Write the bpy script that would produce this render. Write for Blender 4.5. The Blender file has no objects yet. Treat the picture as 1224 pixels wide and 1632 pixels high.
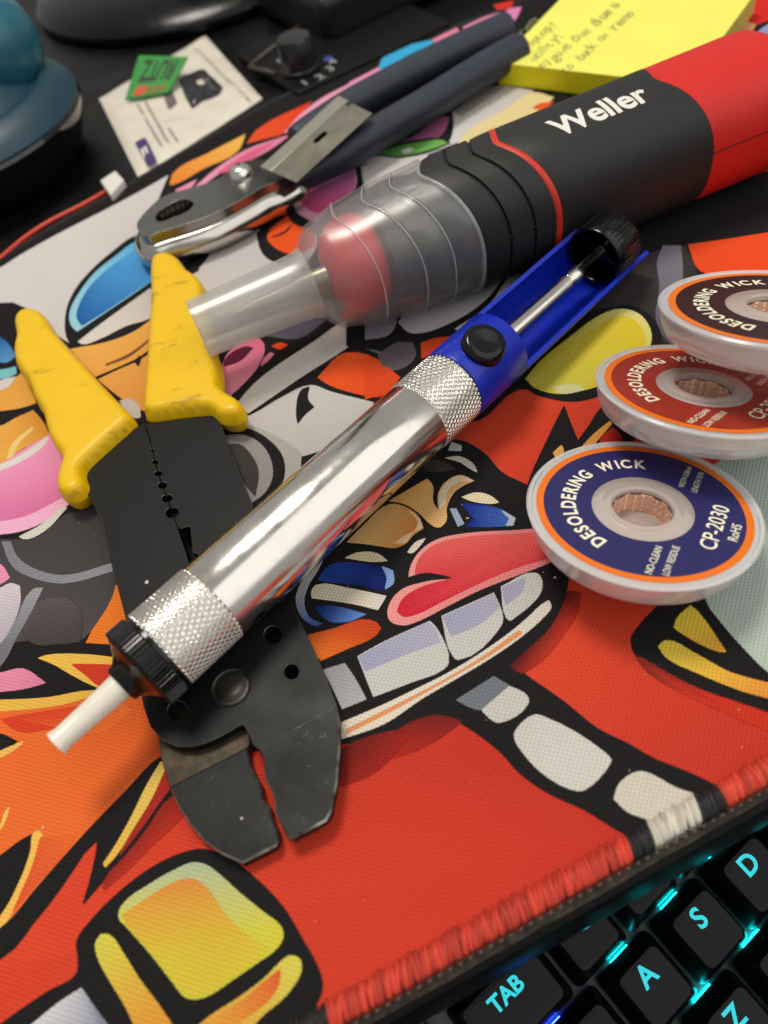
import bpy, bmesh, math, random
import numpy as np
random.seed(7); rng = np.random.default_rng(7)
R = math.radians
sc = bpy.context.scene
S = 0.001                                   # everything below is written in millimetres

# ------------------------------------------------------------------ camera
FPX, PITCH, ROLL, CAMH = 1260.0, R(52.0), R(-15.5), 158.0
IW, IH = 1224, 1632
_F = np.array([0, math.cos(PITCH), -math.sin(PITCH)]); _R0 = np.array([1.0, 0, 0]); _U0 = np.cross(_R0, _F)
_R = math.cos(ROLL)*_R0 + math.sin(ROLL)*_U0
_U = -math.sin(ROLL)*_R0 + math.cos(ROLL)*_U0
CAM = np.array([0, 0, CAMH])
from mathutils import Matrix, Vector
cd = bpy.data.cameras.new('camera'); cam = bpy.data.objects.new('camera', cd); sc.collection.objects.link(cam)
M = Matrix.Identity(4)
for i in range(3):
    M[i][0] = _R[i]; M[i][1] = _U[i]; M[i][2] = -_F[i]; M[i][3] = CAM[i]*S
cam.matrix_world = M
cd.sensor_fit = 'VERTICAL'; cd.sensor_height = 36.0; cd.lens = 36.0*FPX/IH
cd.clip_start = 0.005; cd.clip_end = 20
cd.dof.use_dof = True; cd.dof.focus_distance = 0.197; cd.dof.aperture_fstop = cd.lens/2.4
sc.camera = cam

# ------------------------------------------------------------------ light
w = bpy.data.worlds.new('World'); sc.world = w; w.use_nodes = True
bg = w.node_tree.nodes['Background']; bg.inputs[0].default_value = (1.0, 0.97, 0.93, 1); bg.inputs[1].default_value = 0.36
def area(name, loc, target, size, power, col, sy=None):
    l = bpy.data.lights.new(name, 'AREA'); l.energy = power; l.color = col
    l.shape = 'RECTANGLE' if sy else 'DISK'; l.size = size
    if sy: l.size_y = sy
    o = bpy.data.objects.new(name, l); sc.collection.objects.link(o); o.location = loc
    o.rotation_euler = (Vector(target)-Vector(loc)).to_track_quat('-Z', 'Y').to_euler(); return o
area('ceiling_lamp', (-0.12, 0.62, 1.30), (0.0, 0.15, 0), 0.42, 11.6, (1.0, 0.94, 0.84))
area('window_light', (0.85, -0.55, 1.25), (0.0, 0.15, 0), 2.2, 12.5, (1.0, 0.985, 0.96), 1.9)
sc.view_settings.view_transform = 'Standard'; sc.view_settings.look = 'None'
sc.view_settings.gamma = 1; sc.view_settings.exposure = 0.0; sc.view_settings.use_curve_mapping = False
sc.cycles.use_denoising = True
sc.cycles.max_bounces = 10; sc.cycles.transparent_max_bounces = 40
sc.cycles.caustics_reflective = False; sc.cycles.caustics_refractive = False
sc.cycles.sample_clamp_indirect = 6

# ------------------------------------------------------------------ helpers
def ray(px, py):
    d = _F + (px-IW/2)/FPX*_R - (py-IH/2)/FPX*_U
    return d
def at(px, py, z=0.0):
    d = ray(px, py); t = (z-CAMH)/d[2]
    return CAM + d*t
def ats(pts, z=0.0): return np.array([at(x, y, z) for x, y in pts])
def lin(c):
    return tuple(((v/255)/12.92 if v/255 <= 0.04045 else ((v/255+0.055)/1.055)**2.4) for v in c[:3])
def T(ox, oy, s, pts): return [(ox+x*s, oy+y*s) for x, y in pts]
def chaikin(p, n=2, closed=True):
    p = np.asarray(p, float)
    for _ in range(n):
        if closed:
            q = np.roll(p, -1, 0); p = np.stack([.75*p+.25*q, .25*p+.75*q], 1).reshape(-1, p.shape[1])
        else:
            q = p[1:]; a = p[:-1]
            p = np.concatenate([p[:1], np.stack([.75*a+.25*q, .25*a+.75*q], 1).reshape(-1, p.shape[1]), p[-1:]])
    return p
def resample(p, n, closed=False):
    p = np.asarray(p, float)
    if closed: p = np.concatenate([p, p[:1]])
    d = np.concatenate([[0], np.cumsum(np.linalg.norm(np.diff(p, axis=0), axis=1))])
    t = np.linspace(0, d[-1], n, endpoint=not closed)
    return np.stack([np.interp(t, d, p[:, k]) for k in range(p.shape[1])], 1)

class Thing:
    """An Empty at the thing's base that parents its parts."""
    def __init__(s, name, label, cat, loc=(0, 0, 0), rot=None, group=None, kind=None):
        s.loc = np.array(loc, float); s.rot = np.eye(3) if rot is None else np.array(rot, float)
        o = bpy.data.objects.new(name, None); sc.collection.objects.link(o); s.o = o
        o.empty_display_size = 0.01
        m = Matrix.Identity(4)
        for i in range(3):
            for j in range(3): m[i][j] = s.rot[i][j]
            m[i][3] = s.loc[i]*S
        o.matrix_world = m
        tag(o, label, cat, group, kind)
    def w2l(s, P): return (np.asarray(P, float)-s.loc) @ s.rot
    def l2w(s, P): return np.asarray(P, float) @ s.rot.T + s.loc
    def part(s, name, V, Fc, mat, parent=None, world=False, **kw):
        V = s.w2l(V) if world else np.asarray(V, float)
        o = make(name, V, Fc, mat, **kw); o.parent = parent or s.o; return o
def tag(o, label=None, cat=None, group=None, kind=None):
    if label: o['label'] = label
    if cat: o['category'] = cat
    if group: o['group'] = group
    if kind: o['kind'] = kind
    return o
def make(name, V, Fc, mat, smooth=35, cols=None, bevel=0, bseg=2, subd=0):
    me = bpy.data.meshes.new(name)
    me.from_pydata((np.asarray(V, float)*S).tolist(), [], [list(map(int, f)) for f in Fc]); 
    if cols is not None:
        a = me.color_attributes.new('Col', 'FLOAT_COLOR', 'POINT')
        c = np.ones((len(V), 4)); cols = np.asarray(cols); c[:, :cols.shape[1]] = cols; a.data.foreach_set('color', c.ravel())
    me.update()
    if smooth:
        for p in me.polygons: p.use_smooth = True
        if smooth < 180: me.set_sharp_from_angle(angle=R(smooth))
    me.materials.append(mat)
    o = bpy.data.objects.new(name, me); sc.collection.objects.link(o)
    if bevel:
        b = o.modifiers.new('bevel', 'BEVEL'); b.width = bevel*S; b.segments = bseg; b.limit_method = 'ANGLE'; b.angle_limit = R(40)
    if subd:
        b = o.modifiers.new('sub', 'SUBSURF'); b.levels = subd; b.render_levels = subd
    return o
def merge(*parts):
    V = []; Fc = []; n = 0
    for v, f in parts:
        V += [tuple(x) for x in v]; Fc += [[i+n for i in q] for q in f]; n += len(v)
    return np.array(V), Fc
def grid(nu, nv, closed_u=False, closed_v=False):
    Fc = []
    for i in range(nu if closed_u else nu-1):
        for j in range(nv if closed_v else nv-1):
            a = i*nv+j; b = ((i+1) % nu)*nv+j; c = ((i+1) % nu)*nv+(j+1) % nv; d = i*nv+(j+1) % nv
            Fc.append([a, b, c, d])
    return Fc
def lathe(prof, n=64, axis='z', a0=0, a1=2*math.pi):
    """profile rows (r, h); revolve about z (or x with h along x)"""
    prof = np.asarray(prof, float); full = abs(a1-a0-2*math.pi) < 1e-6
    th = np.linspace(a0, a1, n, endpoint=not full); V = []
    for t in th:
        for r_, h in prof:
            if axis == 'z': V.append((r_*math.cos(t), r_*math.sin(t), h))
            else: V.append((h, -r_*math.sin(t), r_*math.cos(t)))      # t=0 points up (+z)
    return np.array(V), grid(len(th), len(prof), full)
def extrude(outline, z0, z1):
    o = np.asarray(outline, float)[:, :2]; n = len(o)
    V = np.concatenate([np.c_[o, np.full(n, z0)], np.c_[o, np.full(n, z1)]])
    Fc = [list(range(n))[::-1], list(range(n, 2*n))] + [[i, (i+1) % n, n+(i+1) % n, n+i] for i in range(n)]
    ar = 0.5*np.sum(o[:, 0]*np.roll(o[:, 1], -1)-np.roll(o[:, 0], -1)*o[:, 1])
    if ar < 0: Fc = [f[::-1] for f in Fc]
    return V, Fc
def offset(o, d):
    """inset a closed 2D outline by d"""
    o = np.asarray(o, float); a = np.roll(o, 1, 0); b = np.roll(o, -1, 0)
    ar = np.sum(o[:, 0]*b[:, 1]-b[:, 0]*o[:, 1]); sg = 1 if ar > 0 else -1
    t = b-a; t /= np.linalg.norm(t, axis=1)[:, None]+1e-9
    return o+sg*d*np.c_[-t[:, 1], t[:, 0]]
def pillow(outline, z0, z1, r, steps=5, n=140):
    """solid with rounded upper and lower edges"""
    o = resample(chaikin(np.asarray(outline, float)[:, :2], 2), n, True)
    rows = []
    for k in range(steps+1):
        a = math.pi/2*k/steps; rows.append((r*(1-math.sin(a)), z0+r*(1-math.cos(a))))
    for k in range(steps+1):
        a = math.pi/2*(1-k/steps); rows.append((r*(1-math.sin(a)), z1-r*(1-math.cos(a))))
    V = []
    for d, z in rows:
        q = o; m = max(1, int(abs(d)/0.5)+1)
        for _ in range(m): 
            q = offset(q, d/m) if d > 0 else q
            if d > 0: q = (q*2+np.roll(q, 1, 0)+np.roll(q, -1, 0))/4 if m > 2 else q
        V += [(x, y, z) for x, y in q]
    Fc = []; nr = len(rows); n_ = len(o)
    for i in range(nr-1):
        for j in range(n_): Fc.append([i*n_+j, i*n_+(j+1) % n_, (i+1)*n_+(j+1) % n_, (i+1)*n_+j])
    Fc.append(list(range(n_))[::-1]); Fc.append([(nr-1)*n_+j for j in range(n_)])
    ar = np.sum(o[:, 0]*np.roll(o[:, 1], -1)-np.roll(o[:, 0], -1)*o[:, 1])
    if ar < 0: Fc = [f[::-1] for f in Fc]
    return np.array(V), Fc
def tube(path, rad, n=12, cap=True, flat=1.0):
    P = np.asarray(path, float); rad = np.broadcast_to(np.asarray(rad, float), (len(P),))
    V = []
    for i, p in enumerate(P):
        t = P[min(i+1, len(P)-1)]-P[max(i-1, 0)]; t = t/np.linalg.norm(t)
        u = np.cross([0, 0, 1.0], t); u = u/np.linalg.norm(u) if np.linalg.norm(u) > 1e-6 else np.array([1.0, 0, 0]); v = np.cross(t, u)
        for k in range(n):
            a = 2*math.pi*k/n; V.append(p+rad[i]*(math.cos(a)*u+flat*math.sin(a)*v))
    Fc = [[i*n+k, i*n+(k+1) % n, (i+1)*n+(k+1) % n, (i+1)*n+k] for i in range(len(P)-1) for k in range(n)]
    if cap: Fc.append(list(range(n))[::-1]); Fc.append([(len(P)-1)*n+k for k in range(n)])
    return np.array(V), Fc
def box(x0, x1, y0, y1, z0, z1):
    V = [(x, y, z) for x in (x0, x1) for y in (y0, y1) for z in (z0, z1)]
    return np.array(V, float), [[0, 1, 3, 2], [4, 6, 7, 5], [0, 4, 5, 1], [2, 3, 7, 6], [0, 2, 6, 4], [1, 5, 7, 3]]
def circle(cx, cy, r, n=32): return [(cx+r*math.cos(2*math.pi*k/n), cy+r*math.sin(2*math.pi*k/n)) for k in range(n)]
_tc = {}
def text(s, size, bold=0.0, sub=0.0, xs=1.0, shear=0, space=1.0):
    """flat lettering in the xy plane, baseline at y=0, centred on x; returns V,F (mm), width"""
    c = bpy.data.curves.new('t', 'FONT'); c.body = s; c.size = size; c.offset = bold; c.align_x = 'CENTER'; c.resolution_u = 4; c.shear = shear; c.space_character = space
    o = bpy.data.objects.new('t', c); sc.collection.objects.link(o)
    dg = bpy.context.evaluated_depsgraph_get(); me = bpy.data.meshes.new_from_object(o.evaluated_get(dg))
    bm = bmesh.new(); bm.from_mesh(me); bmesh.ops.triangulate(bm, faces=bm.faces[:])
    if sub:
        for _ in range(5):
            ed = [e for e in bm.edges if e.calc_length() > sub]
            if not ed: break
            bmesh.ops.subdivide_edges(bm, edges=ed, cuts=1); bmesh.ops.triangulate(bm, faces=bm.faces[:])
    bm.verts.index_update()
    V = np.array([v.co[:] for v in bm.verts]).reshape(-1, 3); Fc = [[v.index for v in f.verts] for f in bm.faces]
    bm.free(); bpy.data.objects.remove(o); bpy.data.curves.remove(c); bpy.data.meshes.remove(me)
    V[:, 0] *= xs
    return V, Fc, (V[:, 0].max()-V[:, 0].min()) if len(V) else 0

# ------------------------------------------------------------------ materials
def mat(name, rgb, rough=0.5, metal=0.0, var=0.0, vscale=300, bump=0.0, bscale=800, rvar=0.0, coat=0.0, spec=0.5, emit=None, estr=0, trans=0.0, sss=0.0, dark=None):
    m = bpy.data.materials.new(name); m.use_nodes = True; nt = m.node_tree; b = nt.nodes['Principled BSDF']
    c = lin(rgb); b.inputs['Base Color'].default_value = (*c, 1); b.inputs['Roughness'].default_value = rough
    b.inputs['Metallic'].default_value = metal; b.inputs['Specular IOR Level'].default_value = spec
    if coat: b.inputs['Coat Weight'].default_value = coat; b.inputs['Coat Roughness'].default_value = 0.12
    if sss: b.inputs['Subsurface Weight'].default_value = sss; b.inputs['Subsurface Radius'].default_value = (0.002, 0.0015, 0.001); b.inputs['Subsurface Scale'].default_value = 1
    if emit: b.inputs['Emission Color'].default_value = (*lin(emit), 1); b.inputs['Emission Strength'].default_value = estr
    if var or bump or rvar:
        tc = nt.nodes.new('ShaderNodeTexCoord')
        def noise(scale, det=5):
            n = nt.nodes.new('ShaderNodeTexNoise'); n.inputs['Scale'].default_value = scale; n.inputs['Detail'].default_value = det; n.inputs['Roughness'].default_value = 0.6
            nt.links.new(tc.outputs['Object'], n.inputs['Vector']); return n
        if var:
            n = noise(vscale); mx = nt.nodes.new('ShaderNodeMix'); mx.data_type = 'RGBA'
            d = lin(dark) if dark else tuple(v*(1-var) for v in c); l = tuple(min(1, v*(1+var*.6)) for v in c)
            mx.inputs['A'].default_value = (*d, 1); mx.inputs['B'].default_value = (*l, 1)
            rp = nt.nodes.new('ShaderNodeMapRange'); rp.inputs['From Min'].default_value = 0.3; rp.inputs['From Max'].default_value = 0.7
            nt.links.new(n.outputs['Fac'], rp.inputs['Value']); nt.links.new(rp.outputs['Result'], mx.inputs['Factor']); nt.links.new(mx.outputs['Result'], b.inputs['Base Color'])
        if rvar:
            n = noise(vscale*.7); rp = nt.nodes.new('ShaderNodeMapRange'); rp.inputs['From Min'].default_value = 0.3; rp.inputs['From Max'].default_value = 0.7
            rp.inputs['To Min'].default_value = max(0.02, rough-rvar); rp.inputs['To Max'].default_value = min(1, rough+rvar)
            nt.links.new(n.outputs['Fac'], rp.inputs['Value']); nt.links.new(rp.outputs['Result'], b.inputs['Roughness'])
        if bump:
            n = noise(bscale, 3); bp = nt.nodes.new('ShaderNodeBump'); bp.inputs['Strength'].default_value = bump; bp.inputs['Distance'].default_value = 0.0002
            nt.links.new(n.outputs['Fac'], bp.inputs['Height']); nt.links.new(bp.outputs['Normal'], b.inputs['Normal'])
    return m
def clear(name, tint, opacity, rough, gl=0.5, tl=0.5):
    """frosted plastic: part see-through, part scattering, with a glossy skin"""
    m = bpy.data.materials.new(name); m.use_nodes = True; nt = m.node_tree; nt.nodes.remove(nt.nodes['Principled BSDF']); out = nt.nodes['Material Output']
    c = (*lin(tint), 1)
    tr = nt.nodes.new('ShaderNodeBsdfTransparent'); tr.inputs[0].default_value = (*[min(1, v*.12+.88) for v in c[:3]], 1)
    di = nt.nodes.new('ShaderNodeBsdfDiffuse'); di.inputs[0].default_value = c
    tl_ = nt.nodes.new('ShaderNodeBsdfTranslucent'); tl_.inputs[0].default_value = c
    m1 = nt.nodes.new('ShaderNodeMixShader'); m1.inputs[0].default_value = tl; nt.links.new(di.outputs[0], m1.inputs[1]); nt.links.new(tl_.outputs[0], m1.inputs[2])
    m2 = nt.nodes.new('ShaderNodeMixShader'); m2.inputs[0].default_value = opacity; nt.links.new(tr.outputs[0], m2.inputs[1]); nt.links.new(m1.outputs[0], m2.inputs[2])
    g = nt.nodes.new('ShaderNodeBsdfGlossy'); g.inputs['Roughness'].default_value = rough
    fr = nt.nodes.new('ShaderNodeLayerWeight'); fr.inputs['Blend'].default_value = gl*.6
    mr = nt.nodes.new('ShaderNodeMapRange'); mr.inputs['To Min'].default_value = 0.05*gl*2; mr.inputs['To Max'].default_value = 0.3
    nt.links.new(fr.outputs['Fresnel'], mr.inputs['Value'])
    m3 = nt.nodes.new('ShaderNodeMixShader'); nt.links.new(mr.outputs['Result'], m3.inputs[0]); nt.links.new(m2.outputs[0], m3.inputs[1]); nt.links.new(g.outputs[0], m3.inputs[2])
    nt.links.new(m3.outputs[0], out.inputs['Surface']); return m

def fabric(name):
    """printed cloth: ink colour from the mesh, weave as fine relief and flecks"""
    m = bpy.data.materials.new(name); m.use_nodes = True; nt = m.node_tree; b = nt.nodes['Principled BSDF']
    b.inputs['Roughness'].default_value = 0.85; b.inputs['Specular IOR Level'].default_value = 0.08
    at_ = nt.nodes.new('ShaderNodeAttribute'); at_.attribute_name = 'Col'
    tc = nt.nodes.new('ShaderNodeTexCoord'); mp = nt.nodes.new('ShaderNodeMapping'); mp.inputs['Rotation'].default_value[2] = R(-13.4)
    nt.links.new(tc.outputs['Object'], mp.inputs['Vector'])
    dn = nt.nodes.new('ShaderNodeTexNoise'); dn.inputs['Scale'].default_value = 220; dn.inputs['Detail'].default_value = 2
    nt.links.new(mp.outputs[0], dn.inputs['Vector'])
    sx = nt.nodes.new('ShaderNodeSeparateXYZ'); nt.links.new(mp.outputs[0], sx.inputs[0])
    def mth(op, a, bb=None):
        n = nt.nodes.new('ShaderNodeMath'); n.operation = op
        for i, v in enumerate((a, bb)):
            if v is None: continue
            if isinstance(v, (int, float)): n.inputs[i].default_value = v
            else: nt.links.new(v, n.inputs[i])
        return n.outputs[0]
    k = 2*math.pi/0.00125
    wob = mth('MULTIPLY', dn.outputs['Fac'], 1.6)
    X = mth('ADD', mth('MULTIPLY', sx.outputs['X'], k), wob); Y = mth('ADD', mth('MULTIPLY', sx.outputs['Y'], k*1.15), wob)
    h = mth('MULTIPLY', mth('SINE', X), mth('SINE', Y))
    hh = mth('ADD', mth('MULTIPLY', h, 0.5), 0.5)
    # slightly darker in the weave's pits, fibre flecks
    fn = nt.nodes.new('ShaderNodeTexNoise'); fn.inputs['Scale'].default_value = 2600; fn.inputs['Detail'].default_value = 3
    nt.links.new(tc.outputs['Object'], fn.inputs['Vector'])
    ln = nt.nodes.new('ShaderNodeTexNoise'); ln.inputs['Scale'].default_value = 26; ln.inputs['Detail'].default_value = 5
    nt.links.new(tc.outputs['Object'], ln.inputs['Vector'])
    fac = mth('ADD', mth('ADD', mth('MULTIPLY', hh, 0.34), mth('MULTIPLY', fn.outputs['Fac'], 0.22)), mth('ADD', mth('MULTIPLY', ln.outputs['Fac'], 0.16), 0.62))
    mx = nt.nodes.new('ShaderNodeVectorMath'); mx.operation = 'SCALE'
    nt.links.new(at_.outputs['Color'], mx.inputs[0]); nt.links.new(fac, mx.inputs['Scale'])
    ad = nt.nodes.new('ShaderNodeVectorMath'); ad.operation = 'ADD'; nt.links.new(mx.outputs[0], ad.inputs[0])
    cm = nt.nodes.new('ShaderNodeCombineXYZ'); fl = mth('MULTIPLY', hh, 0.005)
    for i in range(3): nt.links.new(fl, cm.inputs[i])
    nt.links.new(cm.outputs[0], ad.inputs[1]); nt.links.new(ad.outputs[0], b.inputs['Base Color'])
    bp = nt.nodes.new('ShaderNodeBump'); bp.inputs['Strength'].default_value = 0.55; bp.inputs['Distance'].default_value = 0.00018
    nt.links.new(hh, bp.inputs['Height']); nt.links.new(bp.outputs['Normal'], b.inputs['Normal'])
    # printed patches fade out at their edges into the ink below; the weave breaks the fade up
    tr = nt.nodes.new('ShaderNodeBsdfTransparent'); ms = nt.nodes.new('ShaderNodeMixShader')
    al = nt.nodes.new('ShaderNodeMapRange'); al.inputs['From Min'].default_value = 0.3; al.inputs['From Max'].default_value = 0.72
    nt.links.new(mth('ADD', at_.outputs['Alpha'], mth('MULTIPLY', mth('MULTIPLY', mth('SUBTRACT', hh, 0.5), 0.16), mth('LESS_THAN', at_.outputs['Alpha'], 0.999))), al.inputs['Value'])
    nt.links.new(al.outputs['Result'], ms.inputs[0]); nt.links.new(tr.outputs[0], ms.inputs[1]); nt.links.new(b.outputs[0], ms.inputs[2]); nt.links.new(ms.outputs[0], nt.nodes['Material Output'].inputs['Surface'])
    return m

m_fab = fabric('printed_cloth')
m_desk = mat('black_desk', (9, 9, 10), 0.4, var=0.4, vscale=60, rvar=0.1, spec=0.2)
m_chrome = mat('satin_metal', (226, 222, 214), 0.18, 1.0, rvar=0.11, vscale=110, bump=0.03, bscale=900, var=0.05)
m_knurl = mat('knurled_metal', (226, 222, 214), 0.24, 1.0)
m_black = mat('black_plastic', (10, 10, 11), 0.2, rvar=0.06, vscale=200, spec=0.4)
m_nozzle = mat('white_nozzle_plastic', (236, 230, 214), 0.26, sss=0.3, var=0.06, vscale=250)
m_blue = mat('blue_plastic', (14, 42, 176), 0.3, var=0.06, vscale=90, rvar=0.06, spec=0.45)
m_yel = mat('yellow_vinyl', (236, 190, 6), 0.38, var=0.05, vscale=60, bump=0.05, bscale=500, rvar=0.08, spec=0.45)
def grime(m, col, scale, lo, hi, amt):
    nt = m.node_tree; b = nt.nodes['Principled BSDF']; src = b.inputs['Base Color'].links[0].from_socket
    tc = nt.nodes.new('ShaderNodeTexCoord'); mp = nt.nodes.new('ShaderNodeMapping'); mp.inputs['Scale'].default_value = (1, 2.2, 1); mp.inputs['Rotation'].default_value[2] = 0.6
    n = nt.nodes.new('ShaderNodeTexNoise'); n.inputs['Scale'].default_value = scale; n.inputs['Detail'].default_value = 6; n.inputs['Roughness'].default_value = 0.7
    nt.links.new(tc.outputs['Object'], mp.inputs[0]); nt.links.new(mp.outputs[0], n.inputs['Vector'])
    r_ = nt.nodes.new('ShaderNodeMapRange'); r_.inputs['From Min'].default_value = lo; r_.inputs['From Max'].default_value = hi; r_.inputs['To Max'].default_value = amt
    nt.links.new(n.outputs['Fac'], r_.inputs['Value']); mx = nt.nodes.new('ShaderNodeMix'); mx.data_type = 'RGBA'; mx.inputs['B'].default_value = (*lin(col), 1)
    nt.links.new(r_.outputs['Result'], mx.inputs['Factor']); nt.links.new(src, mx.inputs['A']); nt.links.new(mx.outputs['Result'], b.inputs['Base Color'])
grime(m_yel, (96, 72, 24), 62, 0.59, 0.72, 0.6)
m_ck = mat('blackened_steel', (17, 18, 19), 0.44, 0.0, var=0.12, vscale=90, rvar=0.08, bump=0.06, bscale=1500, spec=0.2)
m_rust = mat('worn_brown_steel', (66, 55, 38), 0.5, 0.6, var=0.5, vscale=220, rvar=0.15, dark=(40, 36, 30))
m_rivet = mat('dark_rivet_steel', (70, 68, 62), 0.4, 0.75, var=0.35, vscale=300, rvar=0.12)
m_hub = clear('tinted_hub_plastic', (232, 218, 208), 0.62, 0.25, 0.3, 0.25)
m_grip = mat('black_rubber', (34, 33, 33), 0.52, var=0.07, vscale=120, bump=0.15, bscale=1800, spec=0.4)
m_red = mat('red_plastic', (214, 33, 24), 0.5, var=0.05, vscale=90, bump=0.08, bscale=1500, spec=0.4)
m_redr = mat('red_rubber', (206, 48, 26), 0.5, var=0.05)
m_white = mat('white_print', (232, 228, 220), 0.6)
m_cap = clear('frosted_cap_plastic', (226, 226, 226), 0.11, 0.28, 0.42, 0.3)
m_cap2 = clear('frosted_nozzle_plastic', (236, 234, 230), 0.34, 0.24, 0.45, 0.4)
m_spool = clear('milky_spool_plastic', (255, 255, 255), 0.56, 0.22, 0.35, 0.22)
m_cream = mat('cream_print', (246, 240, 214), 0.6)
m_orange = mat('orange_label_paper', (238, 118, 20), 0.45, var=0.04)
m_lab = {'blue': mat('navy_label_paper', (40, 38, 96), 0.4, var=0.06), 'red': mat('brick_red_label_paper', (158, 48, 35), 0.4, var=0.06), 'black': mat('black_label_paper', (38, 16, 18), 0.4, var=0.08)}
m_grey = mat('grey_print', (70, 66, 72), 0.6)
m_steel = mat('dull_steel', (168, 164, 146), 0.36, 0.9, var=0.10, vscale=120, rvar=0.1)
m_steel2 = mat('plier_steel', (196, 192, 184), 0.16, 1.0, rvar=0.08, vscale=180, bump=0.1, bscale=240)
m_jaw = mat('dark_reflection_steel', (150, 149, 145), 0.24, 1.0, var=0.08, vscale=120, rvar=0.06)  # darker copy of the plier steel; the top face's dark reflection is coloured in
m_navy = mat('navy_dipped_grip', (40, 46, 62), 0.5, var=0.14, vscale=120, bump=0.15, bscale=500)
m_paper = mat('yellow_paper', (240, 237, 104), 0.75, var=0.04, vscale=40)
m_paper2 = mat('bright_yellow_paper', (250, 244, 20), 0.7, var=0.04)
m_edge = mat('pad_side_paper', (214, 190, 84), 0.85, var=0.22, vscale=900)
for n_ in list(m_edge.node_tree.nodes):
    if n_.type == 'TEX_NOISE':
        mp_ = m_edge.node_tree.nodes.new('ShaderNodeMapping'); mp_.inputs['Scale'].default_value = (0.02, 0.02, 4); m_edge.node_tree.links.new(n_.inputs['Vector'].links[0].from_socket, mp_.inputs[0]); m_edge.node_tree.links.new(mp_.outputs[0], n_.inputs['Vector'])
m_ink = mat('blue_grey_ink', (134, 138, 78), 0.7)
m_bag = mat('white_foil_bag', (224, 216, 200), 0.33, var=0.05, vscale=60, bump=0.25, bscale=70, coat=0.2)
m_plate = mat('keyboard_plate', (58, 62, 64), 0.4, var=0.1)
m_key = mat('keycap_plastic', (11, 12, 15), 0.42, spec=0.22, var=0.12, vscale=500, bump=0.08, bscale=3000)
m_case = mat('keyboard_case', (12, 13, 15), 0.3, rvar=0.1)
m_leg = mat('lit_legend', (10, 60, 66), 0.5, emit=(36, 216, 228), estr=0.95)
m_led = mat('cyan_led', (10, 60, 60), 0.5, emit=(10, 220, 225), estr=18)
m_led2 = mat('blue_led', (10, 20, 60), 0.5, emit=(40, 70, 255), estr=20)

def copper(name):
    m = mat(name, (250, 208, 180), 0.4, 0.4); nt = m.node_tree; b = nt.nodes['Principled BSDF']
    tc = nt.nodes.new('ShaderNodeTexCoord'); v = nt.nodes.new('ShaderNodeTexVoronoi'); v.inputs['Scale'].default_value = 720
    mp = nt.nodes.new('ShaderNodeMapping'); mp.inputs['Scale'].default_value = (1, 1, 1.7); nt.links.new(tc.outputs['Object'], mp.inputs[0]); nt.links.new(mp.outputs[0], v.inputs['Vector'])
    bp = nt.nodes.new('ShaderNodeBump'); bp.inputs['Strength'].default_value = 0.6; bp.inputs['Distance'].default_value = 0.00025; bp.invert = True
    nt.links.new(v.outputs['Distance'], bp.inputs['Height']); nt.links.new(bp.outputs[0], b.inputs['Normal']); return m
m_cop = copper('copper_braid')
# ------------------------------------------------------------------ the place
# ------------------------------------------------------------------ setting: desk, tray
EA, EB = at(612, 1590), at(1224, 1245)                 # the mat's front edge
ed = (EB-EA)/np.linalg.norm(EB-EA); en = np.array([-ed[1], ed[0], 0.0])     # along the edge / into the desk
def edge_pt(u, v, z=0.0): return EA + ed*u + en*v + np.array([0, 0, z])
V = []; prof = [(-2.4, -24), (-3.4, -23), (-3.7, -6.6), (-3.2, -4.8), (-1.9, -3.6), (2, -3.4), (700, -3.2), (700, -24)]
for u in (-420, 520):
    for v, z in prof: V.append(edge_pt(u, v, z))
n = len(prof)
desk = make('desk', V, grid(2, n) + [list(range(n)), [n+i for i in range(n)][::-1], [0, n-1, 2*n-1, n]], m_desk, smooth=30)
tag(desk, 'black desk top that carries the mat and tools', None, kind='structure'); 
m_brown = mat('chipped_brown_edge', (74, 62, 47), 0.7, var=0.5, vscale=500, dark=(24, 20, 18))
V, Fc = [], []
for i in range(241):
    u = -420+940*i/240
    for v, z in ((-1.9-0.3*random.random(), -3.5), (-1.4, -3.4), (-0.2, -3.3)): V.append(edge_pt(u, v, z+0.03))
o = make('worn_edge_strip', V, grid(241, 3), m_brown); o.parent = desk
tray = make('keyboard_tray', *box(-300, 420, -220, 330, -100, -96), m_desk, smooth=0); tag(tray, 'dark tray under the desk edge that holds the keyboard', None, kind='structure')

# ------------------------------------------------------------------ desk mat
BACK = [(0, 405), (90, 352), (180, 303), (300, 232), (430, 158), (560, 98), (700, 46), (800, 10)]
bk = ats(BACK); dirb = bk[-1]-bk[0]; 
bl = [bk[0]-dirb*0.7] + list(bk) + [bk[-1]+dirb*0.9]
fl = [edge_pt(-230, 0), edge_pt(330, 0)]
outline = np.array([fl[0], fl[1]] + bl[::-1])
matT = Thing('desk_mat', 'printed cloth desk mat of red, black and white cartoon shapes under all the tools', 'desk mat', (outline[:, 0].mean(), outline[:, 1].mean(), -3.1))
V, Fc = extrude(outline, -3.1, -0.5)
m_rubber = mat('mat_rubber', (16, 16, 17), 0.8, var=0.2, bump=0.2)
matT.part('rubber_base', V, Fc, m_rubber, world=True, smooth=0)

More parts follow.
